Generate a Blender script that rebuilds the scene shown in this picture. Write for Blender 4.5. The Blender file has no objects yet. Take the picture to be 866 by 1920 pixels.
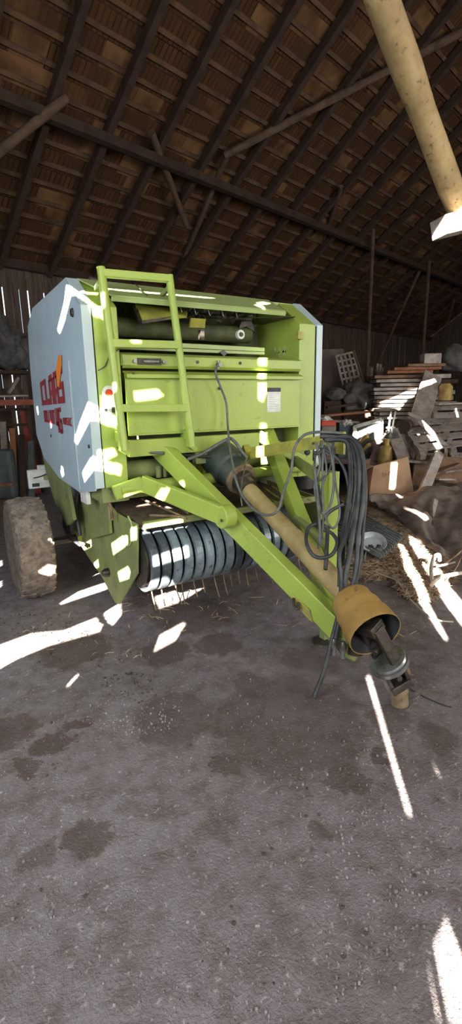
import bpy, bmesh, math, random
from mathutils import Vector, Matrix, noise
random.seed(7)
SC = bpy.context.scene
COL = SC.collection
# ------------------------------------------------------------------ camera
F, CX, CY = 899.0, 433.0, 960.0
XA = Vector((1925 - CX, 725 - CY, F)).normalized()
UP = -Vector((505 - CX, 4855 - CY, F)).normalized()
UP = (UP - XA * UP.dot(XA)).normalized()
YA = UP.cross(XA) * -1.0
if YA.z < 0: YA = -YA
CAM = Vector((-0.900, -3.198, 1.650))
def wray(u, v):
    r = Vector(((u - CX) / F, (v - CY) / F, 1.0))
    return Vector((r.dot(XA), r.dot(YA), r.dot(UP)))
def D(u, v, d): return CAM + wray(u, v) * d
def X(u, v, x): r = wray(u, v); return CAM + r * ((x - CAM.x) / r.x)
def Y(u, v, y): r = wray(u, v); return CAM + r * ((y - CAM.y) / r.y)
def Z(u, v, z=0.0): r = wray(u, v); return CAM + r * ((z - CAM.z) / r.z)
cd = bpy.data.cameras.new('camera'); cam = bpy.data.objects.new('camera', cd); COL.objects.link(cam)
cd.sensor_fit = 'VERTICAL'; cd.sensor_height = 36; cd.lens = F / 1920 * 36; cd.clip_start = 0.02
rt = Vector((XA.x, YA.x, UP.x)); dn = Vector((XA.y, YA.y, UP.y)); fw = Vector((XA.z, YA.z, UP.z))
m = Matrix((rt, -dn, -fw)).transposed().to_4x4(); m.translation = CAM
cam.matrix_world = m
SC.camera = cam
# ------------------------------------------------------------------ world, sun, fill lamps
SC.view_settings.view_transform = 'Standard'; SC.view_settings.look = 'None'
SC.view_settings.exposure = 0.0; SC.view_settings.gamma = 1.0; SC.view_settings.use_curve_mapping = False
w = bpy.data.worlds.new('sky'); SC.world = w; w.use_nodes = True
bg = w.node_tree.nodes['Background']; bg.inputs[0].default_value = (0.78, 0.88, 1.0, 1); bg.inputs[1].default_value = 2.2
SAZ, ST = math.radians(50.9), 0.42
SUN = Vector((math.cos(SAZ), math.sin(SAZ), -ST)).normalized()          # travel direction of the sunlight
sl = bpy.data.lights.new('sun', 'SUN'); sl.energy = 150; sl.angle = math.radians(0.2); sl.color = (1, .95, .87)
so = bpy.data.objects.new('sun', sl); COL.objects.link(so); so.rotation_euler = (-SUN).to_track_quat('Z', 'Y').to_euler()
YAW = math.radians(13)
BU = Vector((math.cos(YAW), math.sin(YAW), 0)); BV = Vector((-math.sin(YAW), math.cos(YAW), 0))
def B(u, v, z): return BU * u + BV * v + Vector((0, 0, z))
def area(name, loc, aim, sx, sy, power, col):
    l = bpy.data.lights.new(name, 'AREA'); l.shape = 'RECTANGLE'; l.size = sx; l.size_y = sy; l.energy = power; l.color = col
    o = bpy.data.objects.new(name, l); COL.objects.link(o); o.location = loc
    o.rotation_euler = (aim - loc).to_track_quat('-Z', 'Y').to_euler(); return o
area('front_fill_light', B(-1.0, -8.5, 3.0), B(1.3, 0.6, 0.3), 4.6, 3.0, 430, (1.0, .97, .93))  # fill lamp assumed behind the camera; the front wall has no door opening
area('right_fill_light', B(6.5, -8.5, 2.6), B(5.6, 1.5, 0.0), 4.0, 3.0, 460, (1.0, .97, .93))  # added fill lamp for the deeper right side; no door stands there
area('side_fill_light', B(-4.2, -1.8, 2.4), B(0.4, 0.2, 0.2), 2.6, 2.8, 270, (.86, .93, 1.0))  # assumed bluish fill lamp for the left cover; the left wall has no door
# ------------------------------------------------------------------ materials
def lin(c):
    c = c / 255.0
    return c / 12.92 if c <= 0.04045 else ((c + 0.055) / 1.055) ** 2.4
def rgb(r, g, b): return (lin(r), lin(g), lin(b), 1)
MATS = {}
def mat(name, c, rough=.6, metal=0.0, c2=None, scale=4.0, lo=.4, hi=.65, bump=0.0, bscale=30.0, stretch=None, c3=None, s3=25.0, lo3=.58, hi3=.66, spec=.5):
    if name in MATS: return MATS[name]
    mt = bpy.data.materials.new(name); mt.use_nodes = True; nt = mt.node_tree; p = nt.nodes['Principled BSDF']
    p.inputs['Roughness'].default_value = rough; p.inputs['Metallic'].default_value = metal
    p.inputs['Specular IOR Level'].default_value = spec
    tc = nt.nodes.new('ShaderNodeTexCoord'); vec = tc.outputs['Object']
    if stretch:
        mp = nt.nodes.new('ShaderNodeMapping'); mp.inputs['Scale'].default_value = stretch
        nt.links.new(vec, mp.inputs[0]); vec = mp.outputs[0]
    def nz(s, det=6):
        n = nt.nodes.new('ShaderNodeTexNoise'); n.inputs['Scale'].default_value = s; n.inputs['Detail'].default_value = det
        n.inputs['Roughness'].default_value = .62
        nt.links.new(vec, n.inputs['Vector']); return n.outputs[0]
    def ramp(o, a, b):
        r = nt.nodes.new('ShaderNodeMapRange'); r.inputs[1].default_value = a; r.inputs[2].default_value = b
        nt.links.new(o, r.inputs[0]); return r.outputs[0]
    def mix(f, a, b):
        x = nt.nodes.new('ShaderNodeMix'); x.data_type = 'RGBA'; nt.links.new(f, x.inputs[0])
        for s, k in ((a, 6), (b, 7)):
            if isinstance(s, tuple): x.inputs[k].default_value = s
            else: nt.links.new(s, x.inputs[k])
        return x.outputs[2]
    cur = c
    if c2: cur = mix(ramp(nz(scale), lo, hi), cur, c2)
    if c3: cur = mix(ramp(nz(s3), lo3, hi3), cur, c3)
    if isinstance(cur, tuple): p.inputs['Base Color'].default_value = cur
    else: nt.links.new(cur, p.inputs['Base Color'])
    if bump:
        b = nt.nodes.new('ShaderNodeBump'); b.inputs['Strength'].default_value = bump; b.inputs['Distance'].default_value = .02
        nt.links.new(nz(bscale, 8), b.inputs['Height']); nt.links.new(b.outputs[0], p.inputs['Normal'])
    MATS[name] = mt; return mt
GREEN = mat('green_paint', rgb(156, 174, 74), .42, 0, rgb(144, 162, 72), 3, .4, .7, c3=rgb(120, 118, 66), s3=14, lo3=.62, hi3=.75)
GREEND = mat('dusty_green_paint', rgb(132, 142, 82), .65, 0, rgb(112, 118, 76), 5, .35, .65, c3=rgb(92, 84, 62), s3=12, lo3=.58, hi3=.75)
GREENL = mat('faded_green_paint', rgb(158, 174, 110), .5, 0, rgb(146, 162, 96), 4, .4, .7, c3=rgb(120, 116, 84), s3=20, lo3=.64, hi3=.74)
OLIVE = mat('olive_yellow_paint', rgb(160, 156, 60), .5, 0, rgb(120, 116, 62), 8, .4, .7, c3=rgb(80, 70, 44), s3=18, lo3=.6, hi3=.7)
COVER = mat('grey_blue_panel', rgb(172, 192, 200), .28, 0, rgb(158, 180, 190), 2.5, .35, .7, stretch=(1, 1, .35), c3=rgb(188, 204, 208), s3=9, lo3=.6, hi3=.7)
COVERE = mat('pale_blue_panel_edge', rgb(176, 190, 190), .4)
RED = mat('red_decal', rgb(150, 30, 34), .5)
ORANGE = mat('orange_decal', rgb(240, 140, 30), .5)
WHITE = mat('white_plastic', rgb(214, 216, 208), .5, 0, rgb(180, 180, 170), 6)
BLACK = mat('black_rubber', rgb(42, 44, 46), .55, 0, rgb(74, 72, 68), 9, .45, .7)
HOSE = mat('dusty_hose_rubber', rgb(46, 48, 50), .5, 0, rgb(72, 70, 66), 12, .45, .65)
GUARD = mat('dark_green_black_guard', rgb(48, 58, 56), .5, 0, rgb(78, 82, 76), 6)
DARK = mat('dark_greasy_metal', rgb(52, 48, 44), .45, .5, rgb(84, 74, 64), 14, bump=.3)
STEEL = mat('worn_steel', rgb(150, 152, 150), .35, .7, rgb(100, 92, 84), 12)
BAND = mat('blue_grey_band_steel', rgb(150, 164, 170), .38, .35, rgb(104, 116, 122), 7, .4, .65, c3=rgb(70, 66, 60), s3=20, lo3=.6, hi3=.68)
BANDD = mat('dark_band_steel', rgb(92, 100, 106), .4, .35, rgb(64, 68, 70), 7, c3=rgb(110, 112, 108), s3=30, lo3=.6, hi3=.68)
PTO = mat('mustard_plastic', rgb(160, 126, 68), .55, 0, rgb(138, 102, 54), 5, .4, .7, c3=rgb(106, 80, 44), s3=16, lo3=.6, hi3=.72, bump=.05)
PTOT = mat('dusty_yellow_plastic', rgb(174, 152, 104), .6, 0, rgb(150, 128, 84), 6, c3=rgb(110, 92, 56), s3=20, lo3=.63, hi3=.72)
RUST = mat('rusty_metal', rgb(136, 116, 88), .7, .2, rgb(98, 78, 58), 14, bump=.3)
CHAFF = mat('chaff_covered_steel', rgb(84, 66, 50), .9, 0, rgb(52, 42, 34), 20, bump=.6, bscale=80, c3=rgb(150, 120, 80), s3=60, lo3=.62, hi3=.7)
INSIDE = mat('shaded_inner_green', rgb(84, 90, 46), .7, 0, rgb(60, 60, 40), 6, c3=rgb(60, 52, 36), s3=15, lo3=.55, hi3=.7)  # darkened green: the shade of the recesses is put into the colour
TYRE = mat('muddy_tyre', rgb(128, 114, 100), .9, 0, rgb(92, 80, 70), 14, .4, .62, bump=1.0, bscale=16, c3=rgb(72, 66, 60), s3=24, lo3=.56, hi3=.64)
REDP = mat('faded_red_paint', rgb(160, 70, 50), .6, 0, rgb(120, 60, 44), 8, c3=rgb(80, 60, 50), s3=20)
OWOOD = mat('weathered_wood', rgb(150, 138, 128), .85, 0, rgb(112, 100, 92), 5, stretch=(1, 1, 1), bump=.4, bscale=40, c3=rgb(86, 74, 66), s3=18, lo3=.58, hi3=.68)
GWOOD = mat('pale_grey_wood', rgb(176, 166, 156), .85, 0, rgb(140, 128, 118), 6, bump=.3, bscale=40, c3=rgb(104, 92, 84), s3=22, lo3=.6, hi3=.68)
BWOOD = mat('brown_wood', rgb(134, 104, 78), .8, 0, rgb(102, 78, 60), 6, bump=.3, bscale=40)
RWOOD = mat('reddish_wood', rgb(150, 96, 64), .8, 0, rgb(116, 76, 54), 6, bump=.3, bscale=40)
DWOOD = mat('dark_rafter_wood', rgb(66, 46, 34), .9, 0, rgb(48, 34, 26), 5, bump=.4, bscale=30)
LOG = mat('peeled_log', rgb(186, 160, 112), .75, 0, rgb(156, 130, 88), 4, .4, .65, bump=.35, bscale=20, c3=rgb(104, 86, 62), s3=16, lo3=.6, hi3=.7)
CARD = mat('brown_cardboard', rgb(184, 150, 116), .85, 0, rgb(160, 130, 102), 3)
TARP = mat('dusty_brown_sheet', rgb(154, 138, 126), .85, 0, rgb(108, 92, 82), 4, bump=.3, bscale=12)
BTARP = mat('grey_blue_sheet', rgb(140, 152, 152), .7, 0, rgb(104, 112, 110), 4)
GSACK = mat('grey_sack_cloth', rgb(88, 86, 82), .85, 0, rgb(58, 56, 54), 5, bump=.4, bscale=14)
DGREY = mat('dull_grey_paint', rgb(84, 92, 90), .6, 0, rgb(62, 68, 66), 4)
CORR = mat('grey_fibre_sheet', rgb(112, 116, 112), .8, 0, rgb(84, 86, 84), 8, bump=.2)
STRAW = mat('dry_straw', rgb(176, 152, 126), .9, 0, rgb(100, 80, 64), 14)
CLAY = mat('light_ceramic', rgb(196, 206, 210), .35, 0, rgb(164, 172, 174), 5)
BLUE = mat('blue_plastic', rgb(70, 130, 180), .5)
YEL = mat('yellow_plastic', rgb(176, 148, 84), .6, 0, rgb(140, 112, 60), 8)
REDPL = mat('red_plastic', rgb(206, 60, 36), .5)
CORD = mat('pale_cord', rgb(200, 190, 172), .8)
CABLE = mat('grey_cable_sheath', rgb(100, 104, 100), .5, 0, rgb(70, 70, 66), 20)
STONE = mat('small_stone', rgb(150, 144, 140), .9, 0, rgb(110, 102, 98), 9)
SOILC = mat('dark_soil_clod', rgb(84, 74, 68), .95, 0, rgb(64, 56, 50), 12, bump=.5)
# ground: packed dirt floor with stains that have their own shapes
def ground_mat():
    mt = bpy.data.materials.new('packed_dirt_floor'); mt.use_nodes = True; nt = mt.node_tree; N = nt.nodes; L = nt.links
    p = N['Principled BSDF']; p.inputs['Roughness'].default_value = .92; p.inputs['Specular IOR Level'].default_value = .25
    geo = N.new('ShaderNodeNewGeometry')
    def nz(s, det, dist=0.0):
        n = N.new('ShaderNodeTexNoise'); n.inputs['Scale'].default_value = s; n.inputs['Detail'].default_value = det
        n.inputs['Roughness'].default_value = .65; n.inputs['Distortion'].default_value = dist
        L.new(geo.outputs['Position'], n.inputs['Vector']); return n
    def rng(o, a, b, c=0.0, d=1.0):
        r = N.new('ShaderNodeMapRange'); r.inputs[1].default_value = a; r.inputs[2].default_value = b
        r.inputs[3].default_value = c; r.inputs[4].default_value = d; L.new(o, r.inputs[0]); return r.outputs[0]
    def mix(f, a, b):
        x = N.new('ShaderNodeMix'); x.data_type = 'RGBA'; L.new(f, x.inputs[0])
        for s, k in ((a, 6), (b, 7)):
            if isinstance(s, tuple): x.inputs[k].default_value = s
            else: L.new(s, x.inputs[k])
        return x.outputs[2]
    base = mix(rng(nz(1.3, 5).outputs[0], .35, .65), rgb(131, 122, 123), rgb(118, 109, 107))
    base = mix(rng(nz(9, 8).outputs[0], .42, .68), base, rgb(100, 90, 86))
    base = mix(rng(nz(45, 6).outputs[0], .58, .70), base, rgb(166, 158, 154))
    base = mix(rng(nz(3.2, 7, .4).outputs[0], .57, .66, 0, .75), base, rgb(98, 86, 80))
    wn = nz(7, 5); sub = N.new('ShaderNodeVectorMath'); sub.operation = 'MULTIPLY_ADD'
    sub.inputs[1].default_value = (.26, .26, 0); sub.inputs[2].default_value = (-.13, -.13, 0); L.new(wn.outputs[1], sub.inputs[0])
    pos = N.new('ShaderNodeVectorMath'); pos.operation = 'ADD'; L.new(geo.outputs['Position'], pos.inputs[0]); L.new(sub.outputs[0], pos.inputs[1])
    acc = None
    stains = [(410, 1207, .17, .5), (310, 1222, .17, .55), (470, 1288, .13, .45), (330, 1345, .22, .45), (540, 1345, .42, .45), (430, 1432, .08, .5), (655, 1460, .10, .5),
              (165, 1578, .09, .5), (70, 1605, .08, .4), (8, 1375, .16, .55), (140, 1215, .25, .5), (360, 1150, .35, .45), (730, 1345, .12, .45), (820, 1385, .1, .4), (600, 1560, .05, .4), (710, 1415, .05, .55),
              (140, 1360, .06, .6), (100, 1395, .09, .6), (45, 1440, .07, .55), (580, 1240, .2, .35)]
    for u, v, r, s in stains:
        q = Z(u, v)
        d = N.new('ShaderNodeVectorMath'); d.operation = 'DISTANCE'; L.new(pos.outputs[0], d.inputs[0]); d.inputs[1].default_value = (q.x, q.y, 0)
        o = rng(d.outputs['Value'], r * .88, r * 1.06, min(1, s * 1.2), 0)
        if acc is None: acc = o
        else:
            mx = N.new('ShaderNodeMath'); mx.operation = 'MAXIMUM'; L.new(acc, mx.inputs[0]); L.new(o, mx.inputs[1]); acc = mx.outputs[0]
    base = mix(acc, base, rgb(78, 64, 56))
    L.new(base, p.inputs['Base Color'])
    h = N.new('ShaderNodeMath'); h.operation = 'ADD'; L.new(nz(9, 4).outputs[0], h.inputs[0]); L.new(nz(85, 3).outputs[0], h.inputs[1])
    b = N.new('ShaderNodeBump'); b.inputs['Strength'].default_value = .5; b.inputs['Distance'].default_value = .02
    L.new(h.outputs[0], b.inputs['Height']); L.new(b.outputs[0], p.inputs['Normal'])
    return mt
def roof_mat():
    mt = bpy.data.materials.new('old_wooden_shingles'); mt.use_nodes = True; nt = mt.node_tree; N = nt.nodes; L = nt.links
    p = N['Principled BSDF']; p.inputs['Roughness'].default_value = .95; p.inputs['Specular IOR Level'].default_value = .1
    tc = N.new('ShaderNodeTexCoord')
    def brick(w_, h_, mortar, a, b, c):
        n = N.new('ShaderNodeTexBrick'); n.inputs['Scale'].default_value = 1; n.inputs['Brick Width'].default_value = w_; n.inputs['Row Height'].default_value = h_
        n.inputs['Mortar Size'].default_value = mortar; n.inputs['Color1'].default_value = a; n.inputs['Color2'].default_value = b; n.inputs['Mortar'].default_value = c
        L.new(tc.outputs['Object'], n.inputs['Vector']); return n
    b1 = brick(.085, .33, .008, rgb(92, 64, 42), rgb(74, 51, 34), rgb(44, 31, 22))
    b2 = brick(.46, .33, .0, (0, 0, 0, 1), (1, 1, 1, 1), (0, 0, 0, 1))
    r = N.new('ShaderNodeMapRange'); r.inputs[1].default_value = .72; r.inputs[2].default_value = .86; L.new(b2.outputs[0], r.inputs[0])
    x = N.new('ShaderNodeMix'); x.data_type = 'RGBA'; L.new(r.outputs[0], x.inputs[0]); L.new(b1.outputs[0], x.inputs[6]); x.inputs[7].default_value = rgb(124, 92, 62)
    n = N.new('ShaderNodeTexNoise'); n.inputs['Scale'].default_value = 2.0; n.inputs['Detail'].default_value = 6; L.new(tc.outputs['Object'], n.inputs['Vector'])
    r2 = N.new('ShaderNodeMapRange'); r2.inputs[1].default_value = .4; r2.inputs[2].default_value = .65; L.new(n.outputs[0], r2.inputs[0])
    y = N.new('ShaderNodeMix'); y.data_type = 'RGBA'; L.new(r2.outputs[0], y.inputs[0]); L.new(x.outputs[2], y.inputs[6]); y.inputs[7].default_value = rgb(74, 52, 36)
    L.new(y.outputs[2], p.inputs['Base Color'])
    bm_ = N.new('ShaderNodeBump'); bm_.inputs['Strength'].default_value = .8; bm_.inputs['Distance'].default_value = .02
    L.new(b1.outputs[0], bm_.inputs['Height']); L.new(bm_.outputs[0], p.inputs['Normal'])
    return mt
# ------------------------------------------------------------------ mesh helpers
class MB:
    def __init__(s): s.v = []; s.f = []; s.mi = []; s.cur = 0
    def add(s, vs, fs):
        o = len(s.v); s.v += [tuple(x) for x in vs]
        for f in fs: s.f.append(tuple(i + o for i in f)); s.mi.append(s.cur)
        return s
    def obox(s, c, ax, ay, az):          # centre and three half-axis vectors
        c, ax, ay, az = map(Vector, (c, ax, ay, az))
        vs = [c + ax * i + ay * j + az * k for i in (-1, 1) for j in (-1, 1) for k in (-1, 1)]
        return s.add(vs, [(0, 1, 3, 2), (4, 6, 7, 5), (0, 4, 5, 1), (2, 3, 7, 6), (0, 2, 6, 4), (1, 5, 7, 3)])
    def box(s, x0, x1, y0, y1, z0, z1):
        return s.obox(((x0 + x1) / 2, (y0 + y1) / 2, (z0 + z1) / 2), ((x1 - x0) / 2, 0, 0), (0, (y1 - y0) / 2, 0), (0, 0, (z1 - z0) / 2))
    def bar(s, a, b, w_, h_, up=Vector((0, 0, 1))):   # bar of width w_ and height h_ from a to b
        a, b = Vector(a), Vector(b); d = b - a; side = d.cross(up)
        if side.length < 1e-6: side = d.cross(Vector((0, 1, 0)))
        side.normalize(); u2 = side.cross(d).normalized()
        return s.obox((a + b) / 2, d / 2, side * w_ / 2, u2 * h_ / 2)
    def prism(s, pts, ext):
        pts = [Vector(p) for p in pts]; ext = Vector(ext); n = len(pts)
        fs = [tuple(range(n - 1, -1, -1)), tuple(range(n, 2 * n))] + [(i, (i + 1) % n, n + (i + 1) % n, n + i) for i in range(n)]
        return s.add(pts + [p + ext for p in pts], fs)
    def lathe(s, a, b, prof, n=24, cap=True):  # prof: (t along a->b in 0..1 or beyond, radius)
        a, b = Vector(a), Vector(b); d = b - a; q = d.to_track_quat('Z', 'Y'); vs = []; fs = []
        for t, r in prof:
            for k in range(n):
                an = 2 * math.pi * k / n
                vs.append(a + d * t + q @ Vector((r * math.cos(an), r * math.sin(an), 0)))
        for i in range(len(prof) - 1):
            for k in range(n): fs.append((i * n + k, i * n + (k + 1) % n, (i + 1) * n + (k + 1) % n, (i + 1) * n + k))
        if cap: fs.append(tuple(range(n - 1, -1, -1))); fs.append(tuple((len(prof) - 1) * n + k for k in range(n)))
        return s.add(vs, fs)
    def cyl(s, a, b, r, n=16): return s.lathe(a, b, [(0, r), (1, r)], n)
    def tube(s, pts, r, n=8, smooth=4):
        pts = [Vector(p) for p in pts]
        if smooth and len(pts) > 2:
            out = []
            for i in range(len(pts) - 1):
                p0 = pts[max(i - 1, 0)]; p1 = pts[i]; p2 = pts[i + 1]; p3 = pts[min(i + 2, len(pts) - 1)]
                for k in range(smooth):
                    t = k / smooth
                    out.append(.5 * ((2 * p1) + (p2 - p0) * t + (2 * p0 - 5 * p1 + 4 * p2 - p3) * t * t + (3 * p1 - p0 - 3 * p2 + p3) * t ** 3))
            out.append(pts[-1]); pts = out
        vs = []; fs = []; ref = None
        for i, p in enumerate(pts):
            d = (pts[min(i + 1, len(pts) - 1)] - pts[max(i - 1, 0)]).normalized()
            if ref is None:
                ref = d.orthogonal().normalized()
            ref = (ref - d * ref.dot(d))
            ref = ref.normalized() if ref.length > 1e-5 else d.orthogonal().normalized()
            o = d.cross(ref)
            for k in range(n):
                a = 2 * math.pi * k / n; vs.append(p + ref * r * math.cos(a) + o * r * math.sin(a))
        m_ = len(pts)
        for i in range(m_ - 1):
            for k in range(n): fs.append((i * n + k, i * n + (k + 1) % n, (i + 1) * n + (k + 1) % n, (i + 1) * n + k))
        fs.append(tuple(range(n - 1, -1, -1))); fs.append(tuple((m_ - 1) * n + k for k in range(n)))
        return s.add(vs, fs)
    def build(s, name, mt, parent=None, smooth=False, bevel=0.0, origin=None):
        me = bpy.data.meshes.new(name)
        vs = [Vector(v) for v in s.v]
        if parent is None and origin is None:
            n = len(vs); c = Vector((sum(v.x for v in vs) / n, sum(v.y for v in vs) / n, min(v.z for v in vs)))
            origin = c
        if origin is None: origin = Vector((0, 0, 0))
        origin = Vector(origin)
        me.from_pydata([tuple(v - origin) for v in vs], [], s.f)
        for x in (mt if isinstance(mt, list) else [mt]): me.materials.append(x)
        for p, i in zip(me.polygons, s.mi): p.material_index = i; p.use_smooth = smooth
        me.update()
        o = bpy.data.objects.new(name, me); COL.objects.link(o)
        if parent is not None:
            o.parent = parent; o.location = origin - ROOT.get(parent.name, Vector((0, 0, 0)))
            ROOT[o.name] = origin
        else: o.location = origin
        if bevel:
            b = o.modifiers.new('bevel', 'BEVEL'); b.width = bevel; b.segments = 2; b.limit_method = 'ANGLE'
        if smooth:
            e = o.modifiers.new('edges', 'EDGE_SPLIT'); e.split_angle = math.radians(40)
        return o
ROOT = {}
def tag(o, label, cat, group=None, kind=None):
    o['label'] = label; o['category'] = cat
    if group: o['group'] = group
    if kind: o['kind'] = kind
    return o
def thing(name, label, cat, loc, group=None):
    o = bpy.data.objects.new(name, None); COL.objects.link(o); o.location = loc; o.empty_display_size = .1
    ROOT[o.name] = Vector(loc); return tag(o, label, cat, group)
def struct(o): o['kind'] = 'structure'; return o
# ------------------------------------------------------------------ the barn
EZ, EV, PITCH, RV = 4.25, 7.0, 0.66, -1.0        # eave height and line, roof slope, ridge line
RZ = EZ + (EV - RV) * PITCH; UL, UR = -4.6, 21.0; FV = 2 * RV - EV
# floor: grid, finer near the camera
mb = MB(); n = 190; xs = [-7 + 30 * (i / n) ** 1.7 for i in range(n + 1)]
def gz(x, y):
    return .012 * noise.noise(Vector((x * 1.3, y * 1.3, 0))) + .007 * noise.noise(Vector((x * 6, y * 6, 3))) + .004 * noise.noise(Vector((x * 19, y * 19, 5))) - .004
us = [-4.6 + 8.6 * i / 170 for i in range(171)] + [4 + 17 * i / 60 for i in range(1, 61)]
vs_ = [-9.0 + 4 * i / 12 for i in range(12)] + [-5 + 8 * i / 160 for i in range(161)] + [3 + 4 * i / 20 for i in range(1, 21)]
vv = []
for a in us:
    for b in vs_:
        q = B(a, b, 0); vv.append((q.x, q.y, gz(q.x, q.y)))
nb = len(vs_); ff = [(i * nb + j, (i + 1) * nb + j, (i + 1) * nb + j + 1, i * nb + j + 1) for i in range(len(us) - 1) for j in range(nb - 1)]
mb.add(vv, ff); struct(mb.build('floor', ground_mat(), None, True, origin=(0, 0, 0)))
# slits and holes through which the sun falls in
def nrm(a): return a
PATCH = []
def pt(fn, pts, k): PATCH.append([fn(u, v, k) for u, v in pts])
pt(Y, [(150, 537), (300, 541), (405, 546), (395, 554), (150, 549)], .12)
pt(X, [(124, 533), (160, 536), (160, 548), (134, 552), (122, 600), (113, 624), (107, 617), (120, 565)], 0)
pt(Y, [(190, 741), (242, 742), (242, 758), (190, 769)], 0)
pt(Y, [(256, 738), (300, 733), (312, 745), (298, 752), (258, 757)], 0)
pt(X, [(165, 752), (194, 741), (194, 767), (174, 778), (146, 832), (139, 825), (150, 790)], 0)
pt(Y, [(186, 845), (215, 838), (222, 852), (186, 869)], 0)
pt(X, [(170, 857), (194, 843), (194, 868), (180, 876), (159, 903), (154, 885)], 0)
pt(Y, [(168, 572), (215, 574), (216, 604), (196, 598), (175, 590)], 0)
pt(Y, [(482, 564), (495, 552), (508, 562), (500, 577), (485, 575)], .15)
pt(Y, [(487, 655), (502, 655), (502, 690), (486, 690)], 0)
pt(Y, [(486, 698), (501, 698), (501, 740), (495, 757), (486, 752)], 0)
pt(Y, [(488, 785), (500, 785), (500, 880), (486, 870)], -.1)
pt(X, [(488, 650), (495, 628), (503, 640), (505, 655)], 1.75)
pt(Y, [(366, 640), (394, 640), (394, 648), (366, 648)], .2)
pt(Y, [(245, 633), (265, 633), (265, 640), (245, 640)], -.15)
pt(Y, [(282, 925), (300, 911), (324, 918), (308, 936), (283, 938)], -.3)
pt(Y, [(328, 893), (340, 893), (345, 905), (332, 910), (326, 903)], -.3)
pt(Y, [(240, 930), (275, 925), (275, 936), (240, 942)], -.05)
pt(Y, [(255, 986), (345, 971), (345, 981), (255, 997)], -.42)
pt(Y, [(290, 1042), (355, 1022), (360, 1044), (292, 1064)], -.42)
pt(X, [(208, 1018), (230, 1003), (240, 1003), (240, 1020), (212, 1040)], .15)
pt(X, [(220, 1072), (240, 1060), (245, 1070), (242, 1084), (224, 1090)], .15)
pt(X, [(244, 990), (257, 985), (257, 1010), (245, 1013)], .15)
pt(X, [(150, 1023), (171, 1010), (172, 1024), (155, 1032)], .15)
pt(X, [(175, 1055), (184, 1047), (186, 1062), (178, 1066)], .15)
pt(X, [(115, 872), (119, 876), (121, 890), (117, 893), (114, 885)], 0)
pt(X, [(94, 790), (97, 788), (98, 798), (95, 802)], 0)
pt(X, [(68, 763), (71, 760), (73, 775), (71, 776)], 0)
for q in ([(-90, 1262), (0, 1208), (60, 1186), (120, 1181), (180, 1157), (195, 1172), (190, 1184), (90, 1212), (30, 1237), (-60, 1290)],
          [(112, 1130), (150, 1108), (205, 1090), (205, 1104), (150, 1122), (114, 1134)], [(158, 1080), (187, 1068), (192, 1073), (162, 1086)],
          [(196, 1148), (230, 1128), (230, 1152), (215, 1172), (200, 1162)], [(288, 1221), (300, 1190), (345, 1165), (351, 1170), (330, 1202), (292, 1222)],
          [(290, 1118), (385, 1090), (386, 1100), (335, 1130), (300, 1142)], [(122, 1287), (145, 1262), (148, 1268), (128, 1290)],
          [(-10, 1056), (4, 1049), (4, 1060), (-10, 1066)], [(-10, 1094), (5, 1088), (5, 1100), (-10, 1106)],
          [(686, 1266), (697, 1266), (775, 1518), (774, 1530), (764, 1528)], [(745, 1020), (753, 1022), (770, 1060), (800, 1120), (842, 1195), (836, 1203), (788, 1130), (755, 1065)],
          [(765, 1005), (785, 1013), (800, 1040), (830, 1083), (880, 1140), (880, 1190), (800, 1082), (778, 1040)],
          [(841, 1716), (868, 1780), (900, 1935), (850, 1935), (815, 1770)], [(799, 1783), (806, 1790), (838, 1935), (828, 1935)], [(808, 1420), (812, 1420), (830, 1455), (827, 1462)],
          [(732, 1535), (735, 1535), (740, 1558), (737, 1560)]):
    PATCH.append([Z(u, v) for u, v in q])
pt(D, [(736, 865), (748, 863), (742, 915), (732, 915)], 7.5)
pt(D, [(738, 920), (744, 918), (752, 935), (748, 938)], 7.2)
pt(D, [(755, 950), (762, 950), (781, 985), (772, 990)], 6.7)
pt(D, [(705, 757), (720, 745), (760, 730), (812, 710), (817, 718), (765, 745), (750, 766), (742, 762)], 8.9)
pt(D, [(795, 783), (804, 783), (821, 847), (810, 851)], 7.8)
pt(D, [(724, 780), (734, 776), (732, 808), (722, 808)], 7.9)
pt(D, [(662, 800), (714, 786), (718, 797), (716, 830), (708, 830), (706, 800), (668, 810)], 8.1)
pt(D, [(820, 412), (875, 385), (900, 385), (900, 445), (822, 455)], 4.75)
pt(D, [(858, 760), (872, 760), (872, 790), (858, 790)], 8.7)
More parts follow.
